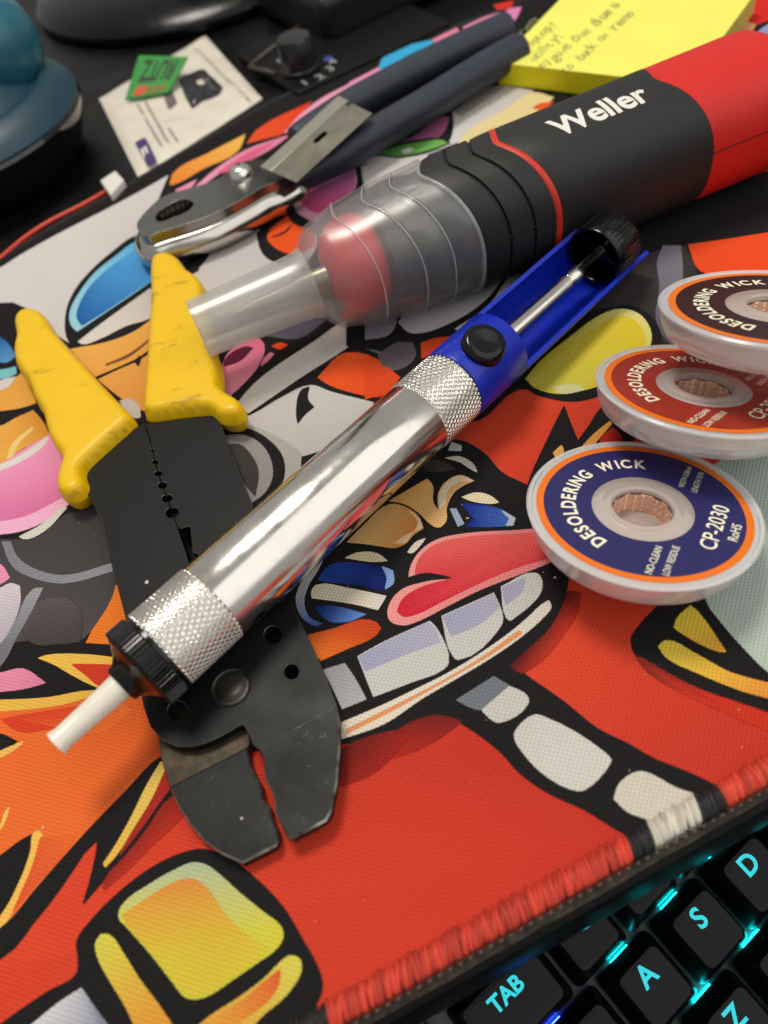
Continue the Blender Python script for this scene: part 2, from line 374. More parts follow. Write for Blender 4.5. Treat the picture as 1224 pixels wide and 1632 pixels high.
PR = []            # printed patches: outline (world), colours, level
def clip(P, q, nrm):
    out = []
    for i in range(len(P)):
        a, b = P[i], P[(i+1) % len(P)]; da, db = (a-q)@nrm, (b-q)@nrm
        if da >= 0: out.append(a)
        if (da >= 0) != (db >= 0): out.append(a+(b-a)*da/(da-db))
    return np.array(out)
def inside(p, Q):
    x, y = p[0], p[1]; a = Q; b = np.roll(Q, -1, 0)
    c = ((a[:, 1] > y) != (b[:, 1] > y)); 
    with np.errstate(divide='ignore', invalid='ignore'):
        xi = (b[:, 0]-a[:, 0])*(y-a[:, 1])/(b[:, 1]-a[:, 1])+a[:, 0]
    return (np.count_nonzero(c & (x < xi)) % 2) == 1
def overlap(A, B):
    if A[:, 0].max() < B[:, 0].min() or B[:, 0].max() < A[:, 0].min() or A[:, 1].max() < B[:, 1].min() or B[:, 1].max() < A[:, 1].min(): return False
    if any(inside(p, B) for p in A) or any(inside(p, A) for p in B): return True
    a0, a1 = A, np.roll(A, -1, 0); b0, b1 = B, np.roll(B, -1, 0)
    def cr(o, p, q): return (p[..., 0]-o[..., 0])*(q[..., 1]-o[..., 1])-(p[..., 1]-o[..., 1])*(q[..., 0]-o[..., 0])
    A0, A1, B0, B1 = a0[:, None], a1[:, None], b0[None], b1[None]
    return bool(np.any((cr(A0, A1, B0)*cr(A0, A1, B1) < 0) & (cr(B0, B1, A0)*cr(B0, B1, A1) < 0)))
def curve(pts, sub=4, corner=62):
    """closed curve through the points, sharp where the outline turns hard"""
    p = np.array(pts, float); n = len(p); a = np.roll(p, 1, 0); b = np.roll(p, -1, 0); out = []
    d1 = p-a; d2 = b-p; l1 = np.linalg.norm(d1, axis=1)+1e-9; l2 = np.linalg.norm(d2, axis=1)+1e-9
    ang = np.degrees(np.arccos(np.clip((d1*d2).sum(1)/(l1*l2), -1, 1))); tg = d1/l1[:, None]+d2/l2[:, None]; tg /= np.linalg.norm(tg, axis=1)[:, None]+1e-9
    for i in range(n):
        j = (i+1) % n; L = l2[i]; d = d2[i]/L
        t0 = d if ang[i] > corner else tg[i]; t1 = d if ang[j] > corner else tg[j]
        for k in range(sub):
            t = k/sub; out.append((2*t**3-3*t**2+1)*p[i]+(t**3-2*t**2+t)*L*t0+(-2*t**3+3*t**2)*p[j]+(t**3-t**2)*L*t1)
    return np.array(out)
def ink(pts, col, col2=None, g=None, n=2, soft=0.4):
    """a printed patch; with col2, the ink runs from col at pixel g[0] to col2 at pixel g[1]"""
    px = curve(pts) if n else np.array(pts, float)
    P = ats(px); P = clip(P, edge_pt(0, 2.9), en)
    if len(P) < 3: return
    c1 = np.array(lin(col)); C = np.tile(c1, (len(P), 1))
    if col2 is not None:
        a, b = at(*g[0]), at(*g[1]); d = b-a; t = np.clip(((P-a)@d)/(d@d), 0, 1)[:, None]; C = c1*(1-t)+np.array(lin(col2))*t
    a2 = np.sum(P[:, 0]*np.roll(P[:, 1], -1)-np.roll(P[:, 0], -1)*P[:, 1])
    if a2 < 0: P = P[::-1]; C = C[::-1]
    O = offset(P[:, :2], -soft*.7); lv = 1+max([0]+[q[2] for q in PR if overlap(O, q[4])])
    PR.append((P, C, lv, soft, O))
RED = (215, 70, 43); RED2 = (194, 54, 39); BLK = (30, 28, 29); WHT = (214, 208, 202); GRY = (128, 124, 132); LIL = (150, 148, 176)
TAN = (224, 164, 72); PNK = (226, 142, 176); YEL = (216, 196, 66); ORG = (222, 104, 44); ORR = (226, 74, 28); CHR = (62, 57, 58); DRD = (116, 34, 28)
BLU = (46, 122, 196); NVY = (38, 58, 132); CYN = (110, 180, 206); TEA = (172, 186, 180); CRM = (226, 202, 152)
E_ = lambda p: T(0, 800, .5, p)
G_ = lambda p: T(0, 1200, .5, p)
F_ = lambda p: T(612, 800, .5, p)
H_ = lambda p: T(612, 1200, .5, p)
C_ = lambda p: T(0, 400, .5, p)
D_ = lambda p: T(612, 400, .5, p)
A_ = lambda p: T(0, 0, .5, p)
B_ = lambda p: T(612, 0, .5, p)
K4 = lambda p: T(200, 130, .3431, p)
K6 = lambda p: T(440, 20, .3431, p)
N5 = lambda p: T(780, 0, .3627, p)
# --- ground inks: black everywhere, then the big fields
P0 = np.array([edge_pt(-230, 2.9), edge_pt(330, 2.9)] + [b-np.array([0.0, 3, 0]) for b in bl[::-1]])
PR.append((P0, np.tile(lin(BLK), (len(P0), 1)), 0, 0, P0[:, :2]))
# the red field in front and at the right
ink([(-330, 1800), (-330, 1560), (0, 1530), (75, 1440), (150, 1345), (262, 1290), (300, 1200), (540, 1185), (600, 1160), (612, 1163), (650, 1150), (690, 1140), (720, 1143), (760, 1168), (800, 1200), (827, 1230), (872, 1262), (932, 1290), (1000, 1325), (1100, 1400), (900, 1700)], RED, RED2, ((0, 1500), (700, 1300)), 1)
ink([(800, 1060), (852, 1085), (902, 1120), (952, 1160), (1002, 1185), (1042, 1208), (1092, 1228), (1150, 1258), (1180, 1300), (1500, 1250), (1500, 1120), (1300, 1120), (1224, 1160), (1150, 1125), (1080, 1090), (1012, 1045), (1005, 1020), (1050, 960), (1130, 900), (1100, 800), (980, 800), (880, 890), (902, 935), (882, 990), (840, 1040)], (215, 72, 45), RED2, ((900, 950), (1200, 1200)), 1)
ink(T(612, 400, .5, [(60, 520), (300, 540), (430, 440), (560, 465), (640, 460), (720, 420), (860, 330), (1050, 420), (1224, 600), (900, 800), (500, 800), (440, 790), (370, 760), (340, 700), (310, 640), (200, 600)]), (216, 71, 43), (204, 62, 41), ((760, 640), (900, 780)), 1)
# teal-grey field at the right
ink([(1118, 948), (1150, 990), (1185, 1030), (1240, 1078), (1500, 1100), (1500, 700), (1224, 700), (1120, 760), (1090, 900)], TEA, (176, 190, 176), ((1130, 900), (1224, 1000)), 1)
# black claw with yellow
ink(F_([(788, 440), (800, 410), (880, 345), (930, 312), (1012, 285), (1050, 360), (1110, 430), (1224, 550), (1400, 640), (1400, 740), (1224, 668), (1120, 632), (1000, 590), (870, 520), (800, 470)]), BLK)
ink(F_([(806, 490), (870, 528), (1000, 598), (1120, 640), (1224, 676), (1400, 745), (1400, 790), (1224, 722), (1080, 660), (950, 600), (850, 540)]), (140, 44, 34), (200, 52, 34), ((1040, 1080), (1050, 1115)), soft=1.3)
ink(F_([(926, 398), (936, 368), (978, 328), (1004, 352), (1090, 475), (1068, 474), (944, 412)]), (226, 206, 70), (222, 160, 60), ((1100, 970), (1150, 1030)))
ink(F_([(876, 458), (900, 440), (990, 480), (1100, 540), (1224, 575), (1400, 620), (1400, 680), (1224, 622), (1150, 602), (1000, 542), (900, 492)]), (228, 206, 72), (224, 140, 56), ((1060, 1030), (1224, 1100)))
# --- front nail
ink(G_([(246, 650), (242, 600), (290, 530), (380, 440), (480, 365), (560, 325), (640, 306), (720, 330), (800, 388), (900, 490), (960, 590), (1010, 680), (1026, 745), (1000, 810), (900, 900), (700, 1000), (-300, 1000), (-100, 930), (60, 820), (150, 760), (240, 705)]), BLK)
ink(G_([(378, 525), (384, 490), (480, 415), (560, 370), (610, 350), (650, 355), (700, 390), (760, 445), (840, 510), (890, 550), (900, 580), (880, 620), (820, 665), (740, 720), (660, 772), (620, 782), (588, 775), (550, 730), (480, 640), (400, 550)]), (176, 186, 150), (206, 198, 66), ((310, 1380), (300, 1470)))
ink(G_([(390, 515), (480, 455), (560, 410), (610, 402), (655, 430), (720, 520), (800, 592), (858, 625), (810, 660), (740, 712), (660, 762), (620, 772), (594, 768), (555, 724), (484, 634), (404, 545)]), (216, 138, 62), (210, 190, 60), ((300, 1400), (290, 1530)))
ink(G_([(303, 605), (320, 578), (345, 580), (390, 640), (440, 720), (500, 800), (560, 890), (440, 900), (400, 810), (340, 710), (310, 650)]), (206, 200, 76), (218, 150, 56), ((170, 1500), (240, 1620)))
ink(G_([(600, 900), (660, 845), (760, 780), (840, 720), (890, 670), (920, 648), (950, 655), (958, 685), (940, 730), (900, 780), (840, 830), (740, 920)]), (208, 200, 82), (220, 160, 64), ((470, 1530), (360, 1620)))
ink(G_([(640, 880), (700, 835), (770, 790), (850, 722), (892, 690), (884, 740), (850, 790), (770, 850), (700, 900)]), (214, 96, 50), (222, 160, 60), ((440, 1560), (340, 1630)))
ink(G_([(60, 900), (180, 800), (256, 750), (300, 815), (380, 920), (200, 960)]), (206, 204, 206), (128, 132, 150), ((100, 1610), (155, 1600)))
# --- flames at the left
ink([(-330, 1120), (0, 1122), (90, 1115), (150, 1104), (170, 1112), (240, 1100), (300, 1150), (258, 1206), (215, 1250), (165, 1300), (100, 1372), (50, 1425), (0, 1485), (-330, 1700)], (232, 110, 48), (218, 96, 42), ((40, 1300), (220, 1180)), 1)
ink(E_([(0, 630), (150, 622), (290, 600), (320, 606), (200, 642), (0, 664), (-300, 670), (-300, 630)]), (226, 178, 76))
ink(E_([(0, 690), (120, 670), (250, 650), (380, 640), (420, 660), (300, 740), (180, 720), (60, 730)]), (210, 64, 36), (226, 108, 48), ((100, 1150), (150, 1180)))
ink(E_([(-100, 730), (0, 738), (52, 762), (20, 786), (-20, 800), (-100, 830)]), BLK)
ink(E_([(-60, 830), (0, 792), (72, 762), (60, 775), (0, 812)]), (232, 180, 90))
ink(G_([(0, 225), (12, 190), (26, 172), (20, 195), (0, 240), (-30, 260)]), (232, 190, 90))
ink(G_([(-80, 380), (0, 325), (60, 280), (108, 254), (98, 300), (60, 400), (0, 510), (-60, 560)]), BLK)
ink(G_([(104, 256), (118, 246), (130, 258), (112, 330), (62, 440), (22, 530), (-40, 610), (-60, 590), (0, 520), (60, 410), (96, 310)]), (236, 184, 86))
ink(G_([(126, 270), (240, 260), (200, 320), (100, 430), (40, 500), (60, 460), (108, 340)]), (216, 86, 48), (226, 100, 46), ((60, 1400), (110, 1340)))
ink(G_([(516, 8), (400, 120), (300, 222), (200, 332), (100, 447), (40, 522), (-60, 620), (-60, 720), (0, 640), (60, 588), (140, 498), (220, 388), (280, 298), (312, 260), (302, 330), (286, 400), (262, 482), (330, 404), (400, 330), (470, 240), (545, 140), (590, 90), (560, 0)]), BLK, n=1)
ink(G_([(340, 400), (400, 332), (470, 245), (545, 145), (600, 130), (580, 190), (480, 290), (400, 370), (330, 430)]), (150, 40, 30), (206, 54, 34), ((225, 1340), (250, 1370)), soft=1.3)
ink(G_([(530, 30), (560, 10), (560, 70), (500, 165), (440, 250), (380, 325), (400, 270), (470, 150)]), (176, 44, 34), (150, 44, 34), ((270, 1220), (200, 1360)))
ink(G_([(512, 26), (528, 40), (482, 140), (422, 240), (372, 320), (335, 362), (328, 352), (370, 288), (420, 198), (468, 100)]), (226, 190, 96), (222, 176, 70), ((260, 1220), (170, 1380)))
ink(E_([(366, 262), (330, 330), (272, 446), (400, 452), (480, 440), (420, 300)]), (232, 122, 42), n=0)
ink(E_([(120, 495), (150, 486), (260, 484), (345, 492), (400, 500), (380, 600), (310, 588), (230, 550), (170, 515)]), (232, 184, 78))
ink(E_([(226, 515), (300, 516), (400, 520), (380, 600), (312, 582), (270, 548)]), (206, 60, 36))
# --- charcoal field at the left with grey stripes
ink(E_([(-300, 80), (40, 110), (130, 90), (200, 40), (240, 10), (330, 0), (350, 190), (365, 260), (300, 390), (250, 440), (60, 440), (-300, 560)]), (66, 62, 63), (80, 74, 74), ((100, 900), (60, 1000)))
ink(E_([(84, 360), (120, 318), (180, 306), (232, 322), (256, 370), (250, 440), (180, 446), (110, 446), (76, 410)]), (88, 80, 80), (70, 64, 64), ((90, 960), (90, 1010)), soft=1.3)
ink(E_([(4, 124), (30, 124), (52, 172), (100, 208), (200, 232), (352, 194), (356, 218), (200, 256), (100, 238), (38, 202)]), (122, 122, 130), (140, 140, 146), ((10, 870), (170, 900)))
ink(E_([(134, 272), (100, 340), (50, 430), (0, 520), (-60, 560), (-60, 500), (40, 390), (104, 276)]), (150, 150, 158), (108, 106, 112), ((60, 940), (0, 1050)))
ink(E_([(-60, 290), (0, 272), (30, 258), (60, 266), (62, 316), (34, 396), (0, 446), (-60, 480)]), (206, 196, 200), (176, 168, 176), ((10, 930), (20, 1010)))
ink(E_([(-60, 190), (0, 198), (28, 240), (0, 258), (-60, 270)]), PNK)
ink(E_([(-60, 545), (0, 543), (70, 530), (142, 575), (80, 592), (0, 602), (-60, 605)]), (226, 140, 168), (216, 124, 152), ((0, 1075), (60, 1090)))
# pink disc, white rim
ink(C_([(-200, 740), (0, 690), (90, 640), (155, 585), (230, 640), (260, 816), (200, 840), (120, 905), (40, 915), (-200, 900)]), BLK)
ink([(-100, 745), (0, 734), (60, 700), (78, 688), (115, 740), (112, 798), (64, 832), (20, 848), (-100, 850)], (230, 150, 186), (206, 100, 150), ((20, 760), (60, 830)))
ink([(-100, 838), (0, 830), (40, 822), (100, 792), (110, 800), (66, 832), (20, 848), (-100, 850)], (232, 172, 200))
ink(C_([(-60, 690), (0, 678), (70, 645), (150, 588), (150, 600), (80, 660), (0, 696), (-60, 710)]), WHT)
ink(E_([(60, 108), (130, 70), (200, 10), (210, 18), (140, 90), (76, 116)]), (206, 202, 190))
# --- white field at the back left, blue lens, tan patches
ink(A_([(-400, 1000), (0, 850), (60, 812), (180, 745), (350, 658), (440, 610), (535, 556), (520, 590), (500, 640), (640, 600), (900, 640), (1000, 720), (1000, 800), (700, 1000), (480, 1000), (420, 900), (440, 1110), (220, 1090), (40, 960), (-400, 1100)]), (206, 200, 197), (196, 190, 188), ((100, 420), (400, 400)), 1)
ink([(110, 545), (104, 500), (118, 462), (146, 428), (178, 400), (216, 374), (252, 374), (310, 396), (316, 430), (270, 460), (250, 540), (130, 555)], BLK)
ink([(122, 527), (112, 515), (111, 495), (126, 465), (152, 432), (182, 408), (218, 383), (250, 382), (300, 398), (306, 410), (264, 432), (242, 446), (210, 468), (165, 498)], (150, 200, 214), (96, 178, 214), ((112, 500), (220, 390)))
ink([(130, 518), (122, 505), (124, 490), (138, 462), (164, 434), (196, 410), (224, 392), (250, 386), (300, 402), (304, 412), (262, 432), (240, 446), (210, 466), (165, 496)], (32, 92, 160), (88, 168, 226), ((140, 500), (260, 395)))
ink(C_([(248, 286), (300, 245), (400, 172), (478, 116), (500, 150), (490, 200), (400, 236), (310, 280), (262, 294)]), (210, 204, 198), (196, 190, 182), ((150, 530), (230, 470)))
ink(C_([(215, 300), (330, 288), (440, 236), (560, 180), (560, 540), (460, 560), (380, 500), (300, 420), (240, 360)]), BLK, n=1)
Y_ = lambda q: T(0, 250, .5065, q)
ink(Y_([(220, 602), (330, 582), (420, 548), (500, 490), (500, 700), (470, 800), (440, 792), (380, 756), (300, 690)]), (226, 166, 80), (212, 144, 66), ((140, 560), (230, 650)))
ink(Y_([(300, 690), (370, 660), (440, 626), (490, 586), (490, 592), (442, 634), (372, 666), (306, 697)]), BLK, soft=.25)
ink(Y_([(330, 650), (400, 620), (470, 570), (472, 575), (404, 628), (334, 655)]), (120, 70, 40), soft=.25)
ink(Y_([(424, 645), (436, 622), (442, 636), (434, 658)]), BLK, soft=.25)
ink(C_([(380, 475), (410, 470), (440, 490), (446, 528), (430, 530), (400, 505)]), (190, 182, 172))
ink(C_([(-100, 440), (0, 434), (64, 388), (90, 420), (112, 482), (60, 498), (0, 506), (-100, 510)]), (222, 160, 70))
ink(C_([(-100, 560), (0, 556), (50, 530), (104, 506), (136, 545), (154, 582), (70, 628), (0, 674), (-100, 700)]), TAN, (206, 140, 56), ((10, 690), (60, 660)))
ink(C_([(20, 660), (40, 610), (100, 560), (104, 566), (56, 616), (34, 660)]), (228, 196, 120))
ink(C_([(-60, 250), (0, 258), (46, 310), (52, 360), (40, 400), (0, 412), (-60, 420)]), BLK)
ink(C_([(-60, 268), (0, 274), (40, 318), (44, 336), (20, 352), (0, 352), (-60, 360)]), (36, 92, 160), (90, 150, 200), ((0, 540), (15, 575)))
ink(C_([(-60, 372), (0, 376), (48, 366), (50, 388), (20, 402), (0, 404), (-60, 404)]), (120, 190, 196))
ink(C_([(0, 410), (48, 398), (30, 425), (0, 440), (-60, 440)]), (206, 202, 196))
# right of the yellow handle: open mouth, pale arm, dark outlines
ink(C_([(690, 300), (860, 230), (1090, 150), (1224, 200), (1300, 330), (1224, 480), (1100, 470), (960, 420), (860, 490), (800, 560), (700, 480)]), BLK, n=1)
ink(C_([(722, 296), (850, 250), (950, 212), (1092, 174), (1040, 215), (950, 276), (880, 272), (800, 264)]), (96, 90, 104), (78, 72, 84), ((380, 540), (520, 490)))
ink(C_([(716, 340), (760, 292), (816, 274), (840, 296), (826, 356), (770, 424), (728, 462), (700, 440)]), (222, 110, 140), (214, 140, 160), ((410, 540), (370, 620)))
ink(C_([(716, 344), (780, 302), (806, 306), (764, 348), (714, 366)]), (92, 26, 52))
ink(C_([(866, 300), (890, 290), (916, 296), (890, 310)]), ORR)
ink(C_([(838, 344), (860, 320), (872, 326), (850, 350), (830, 364)]), (222, 130, 150))
ink(C_([(752, 486), (800, 430), (850, 386), (1000, 286), (1120, 208), (1180, 200), (1216, 214), (1100, 308), (960, 398), (860, 466), (790, 514)]), (196, 190, 184), (214, 208, 200), ((400, 640), (560, 520)))
ink(C_([(1012, 400), (1100, 322), (1240, 372), (1260, 440), (1200, 462), (1130, 450), (1050, 424)]), (232, 88, 36), (226, 76, 34), ((520, 600), (612, 600)))
ink(C_([(1136, 296), (1224, 236), (1300, 260), (1290, 350), (1224, 330)]), (116, 110, 124))
ink(C_([(990, 425), (1050, 445), (1190, 480), (1150, 560), (1000, 640), (900, 650), (860, 600), (720, 545), (800, 520), (900, 462)]), (196, 192, 188), (186, 180, 176), ((500, 620), (440, 720)))
ink(C_([(960, 440), (985, 430), (980, 470), (1000, 495), (970, 520), (948, 548), (944, 510)]), BLK)
ink(C_([(640, 560), (800, 556), (880, 590), (960, 640), (940, 760), (840, 830), (800, 860), (660, 760)]), (170, 164, 158))
ink(C_([(690, 570), (780, 562), (850, 596), (900, 656), (902, 726), (870, 776), (810, 826), (800, 790), (700, 700)]), BLK)
ink(C_([(700, 590), (770, 584), (826, 610), (860, 660), (866, 720), (840, 770), (800, 800), (740, 700)]), (146, 140, 136))
ink(C_([(700, 620), (760, 614), (800, 650), (822, 700), (812, 780), (780, 740)]), (62, 58, 54))
# --- shapes between pliers and iron
ink(K4([(600, 640), (700, 560), (780, 500), (1080, 370), (1300, 320), (1300, 520), (1000, 640), (880, 700), (760, 860), (640, 800)]), BLK, n=1)
ink(K4([(762, 555), (782, 490), (880, 450), (1062, 378), (1066, 490), (960, 570), (890, 652), (820, 620)]), (222, 158, 182), (216, 160, 180), ((470, 320), (550, 280)))
ink(K4([(812, 545), (860, 480), (1058, 400), (1060, 486), (960, 560), (900, 606), (850, 590)]), (190, 110, 170), (214, 76, 120), ((530, 280), (500, 335)))
ink(K4([(1094, 390), (1224, 345), (1400, 300), (1400, 420), (1224, 440), (1112, 500)]), (200, 194, 190))
ink(K4([(660, 706), (752, 618), (772, 652), (876, 690), (880, 760), (770, 796), (668, 742)]), (232, 84, 34))
ink(K4([(650, 624), (690, 594), (700, 612), (664, 640)]), ORR)
ink(K4([(672, 720), (740, 690), (770, 660), (752, 690), (700, 716)]), BLK)
ink(K4([(470, 760), (560, 690), (610, 640), (620, 690), (500, 750)]), (196, 190, 184))
ink(K4([(400, 740), (480, 700), (520, 690), (440, 770), (408, 784)]), (222, 150, 150))
ink(K4([(280, 800), (380, 720), (390, 790), (330, 874)]), BLK)
ink(K4([(420, 690), (560, 610), (700, 510), (780, 470), (760, 500), (640, 600), (520, 680), (430, 712)]), (70, 22, 50))
ink(K4([(500, 600), (640, 540), (760, 456), (770, 480), (680, 550), (540, 630)]), (206, 70, 50), (222, 140, 170), ((370, 340), (460, 290)))
# --- colour streaks along the back of the mat
ink(K4([(204, 474), (222, 420), (380, 330), (556, 240), (520, 318), (360, 400), (220, 474)]), (226, 130, 52), (234, 180, 84), ((280, 280), (380, 215)))
ink(K4([(562, 284), (610, 220), (868, 86), (800, 160), (740, 232), (640, 262)]), (226, 84, 40), (222, 60, 34), ((390, 220), (490, 165)))
ink(K4([(320, 486), (420, 400), (560, 312), (756, 244), (740, 262), (580, 360), (440, 420), (340, 484)]), (222, 150, 176), (226, 130, 160), ((330, 290), (450, 215)))
ink(K4([(420, 424), (560, 330), (700, 270), (600, 346), (480, 412)]), (216, 96, 130))
ink(K4([(230, 500), (330, 450), (300, 490), (240, 508)]), PNK)
ink(K4([(736, 236), (800, 160), (900, 80), (1040, 6), (1050, 24), (900, 130), (800, 210)]), (230, 156, 184))
ink(K6([(338, 322), (488, 244), (500, 262), (350, 350)]), (230, 150, 180))
ink(K6([(476, 252), (500, 200), (560, 164), (720, 124), (730, 140), (600, 200), (500, 262)]), (60, 166, 214))
ink(K6([(724, 122), (840, 66), (850, 84), (740, 140)]), (222, 130, 160)); ink(K6([(866, 64), (960, 20), (1036, -4), (1044, 22), (880, 80)]), (226, 140, 172))
ink(K6([(1046, 14), (1080, -20), (1140, -30), (1100, 40), (1070, 44)]), (216, 130, 176)); ink(K6([(1010, -40), (1100, -60), (1090, -30), (1030, -16)]), (206, 50, 40))
ink(K6([(460, 480), (560, 420), (660, 356), (640, 380), (560, 440)]), (190, 110, 150))
ink(K6([(664, 350), (780, 280), (890, 232), (880, 260), (780, 310), (690, 372)]), (160, 156, 200))
ink(K6([(820, 460), (1010, 336), (1200, 360), (1100, 420), (900, 580), (840, 600), (640, 676), (400, 700), (300, 760), (200, 800), (220, 740), (420, 670), (800, 600), (826, 520)]), (206, 202, 200), (196, 190, 180), ((720, 210), (830, 150)))
ink(K6([(830, 456), (1012, 336), (1060, 346), (860, 480)]), (150, 146, 136))
ink(K6([(520, 622), (640, 570), (780, 478), (806, 484), (772, 560), (660, 610), (540, 634)]), (160, 84, 128), (176, 100, 140), ((640, 230), (710, 190)))
ink(K6([(450, 655), (520, 620), (640, 590), (780, 584), (812, 604), (700, 650), (560, 672)]), BLK)
ink(K6([(462, 652), (540, 624), (640, 604), (770, 590), (796, 604), (690, 640), (560, 664)]), (70, 140, 70), (110, 170, 80), ((600, 240), (700, 225)))
ink(K6([(580, 640), (620, 626), (640, 634), (600, 652)]), WHT)
ink(K6([(836, 616), (900, 540), (1060, 450), (1190, 368), (1290, 390), (1224, 450), (1000, 540), (900, 590), (860, 640)]), (226, 206, 150))
ink(K6([(1190, 440), (1224, 420), (1290, 410), (1240, 450)]), (222, 90, 40))
ink(N5([(1075, 70), (1140, -6), (1224, -60), (1500, -80), (1500, 60), (1224, 86), (1165, 104)]), (206, 40, 36), n=1)
ink(N5([(1036, 116), (1066, 68), (1172, 104), (1148, 138), (1070, 128)]), (226, 160, 120))
ink(N5([(1168, 145), (1224, 104), (1400, 60), (1400, 150), (1224, 176)]), (140, 150, 196))
# --- right of the iron: orange streak, black band, red field
ink(B_([(720, 690), (800, 660), (1000, 560), (1224, 480), (1600, 360), (1600, 460), (1224, 540), (1000, 600), (820, 680)]), (226, 78, 34), n=1)
ink(B_([(900, 618), (1000, 575), (1224, 486), (1600, 366), (1600, 386), (1224, 502), (1000, 588)]), (230, 150, 60), n=1)
ink(B_([(970, 776), (1100, 758), (1224, 738), (1600, 690), (1600, 900), (1224, 880), (1010, 860)]), (232, 76, 34), n=1)
# --- behind the spools: charcoal, grey stripe, yellow oval
ink(D_([(610, 200), (700, 100), (860, 0), (960, -20), (1000, 90), (900, 330), (860, 300), (760, 180)]), (62, 56, 56), (48, 44, 44), ((1000, 440), (1040, 480)))
ink(D_([(872, 30), (890, -20), (946, -20), (952, 80), (934, 170), (1000, 280), (980, 330), (900, 280), (868, 210), (880, 110)]), (128, 122, 134), (92, 86, 100), ((1060, 400), (1070, 540)))
ink(D_([(440, 410), (500, 340), (600, 256), (700, 190), (780, 170), (850, 204), (882, 266), (866, 330), (810, 400), (720, 446), (620, 476), (540, 470), (460, 440)]), BLK)
ink(D_([(452, 404), (500, 348), (600, 266), (690, 202), (760, 182), (820, 204), (852, 262), (842, 312), (800, 362), (720, 412), (640, 440), (560, 452), (480, 432)]), (222, 212, 130), (212, 196, 60), ((1030, 510), (980, 540)))
ink(D_([(456, 402), (520, 350), (620, 280), (700, 226), (760, 206), (806, 226), (830, 270), (820, 312), (780, 360), (710, 404), (640, 432), (560, 444), (484, 426)]), (220, 196, 50), (206, 196, 74), ((1010, 530), (870, 610)))
ink(D_([(540, 430), (620, 425), (640, 440), (560, 450)]), (210, 206, 150))
# red spikes and thin tan line
ink(D_([(440, 800), (470, 710), (520, 600), (574, 490), (600, 560), (618, 602), (650, 560), (690, 500), (730, 470), (790, 500), (820, 560), (760, 640), (660, 660), (600, 720), (500, 820)]), BLK, n=1)
ink(D_([(600, 660), (660, 590), (720, 540), (726, 548), (680, 600), (620, 664)]), (216, 150, 70))
ink(D_([(690, 600), (730, 560), (760, 590), (740, 640), (690, 640)]), (176, 40, 34)); ink(D_([(540, 640), (566, 616), (572, 636), (550, 660)]), (226, 170, 80))
# pale shapes by the frosted cap
ink(D_([(-120, 160), (60, 120), (200, 60), (420, 0), (460, 60), (330, 160), (230, 230), (180, 300), (100, 380), (0, 320), (-120, 300)]), BLK, n=1)
ink(D_([(46, 226), (70, 190), (150, 150), (250, 106), (330, 84), (390, 50), (360, 110), (290, 180), (210, 226), (130, 256), (80, 256)]), (196, 190, 190), (206, 202, 200), ((640, 510), (790, 440)))
ink(D_([(226, 246), (330, 176), (420, 60), (446, 54), (400, 120), (340, 190), (250, 250)]), (222, 216, 210))
ink(D_([(-60, 200), (20, 160), (40, 200), (20, 260), (-60, 280)]), (150, 146, 160))
ink(D_([(-20, 330), (40, 290), (90, 290), (100, 330), (60, 370), (0, 380)]), (100, 90, 98))
ink(D_([(118, 290), (160, 276), (210, 270), (170, 310), (120, 340)]), (222, 72, 36)); ink(D_([(-60, 380), (0, 366), (50, 400), (20, 440), (-60, 470)]), (222, 74, 36))
# --- the grin: tongue, teeth, stripes
ink([(430, 990), (520, 890), (600, 800), (690, 712), (730, 700), (770, 720), (800, 752), (850, 780), (880, 850), (905, 905), (902, 945), (885, 985), (850, 1032), (812, 1068), (720, 1146), (612, 1165), (540, 1185), (480, 1160)], BLK, n=1)
ink([(760, 1090), (812, 1062), (852, 1085), (902, 1120), (952, 1160), (1002, 1185), (1042, 1208), (1092, 1228), (1142, 1252), (1185, 1280), (1120, 1360), (1000, 1330), (932, 1290), (872, 1262), (827, 1230), (800, 1200), (760, 1168), (720, 1143), (735, 1110)], BLK, n=1)
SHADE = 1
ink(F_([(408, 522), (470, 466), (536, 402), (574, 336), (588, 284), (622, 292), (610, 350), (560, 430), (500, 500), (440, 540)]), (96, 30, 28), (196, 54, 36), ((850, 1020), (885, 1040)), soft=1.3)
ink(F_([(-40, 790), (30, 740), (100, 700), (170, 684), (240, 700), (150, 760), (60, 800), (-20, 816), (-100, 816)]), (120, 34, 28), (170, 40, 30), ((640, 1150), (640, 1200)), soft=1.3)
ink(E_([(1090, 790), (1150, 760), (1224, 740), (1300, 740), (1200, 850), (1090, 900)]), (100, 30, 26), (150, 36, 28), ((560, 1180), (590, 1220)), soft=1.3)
ink(F_([(-140, 704), (0, 644), (100, 596), (200, 546), (300, 486), (400, 416), (460, 366), (500, 328), (525, 312), (532, 332), (510, 362), (440, 424), (340, 494), (240, 554), (120, 624), (0, 704), (-140, 754)]), (222, 208, 188), (214, 206, 196), ((560, 1150), (860, 960)))
ink(F_([(-120, 724), (0, 664), (100, 614), (220, 550), (320, 488), (430, 408), (440, 416), (340, 484), (230, 548), (110, 616), (0, 676), (-120, 736)]), (216, 146, 92))
ink(T(440, 660, .3758, [(200, 1082), (290, 1055), (336, 1125), (380, 1206), (280, 1246), (240, 1160)]), (150, 150, 154), (172, 172, 172), ((540, 1060), (560, 1120)), 1)
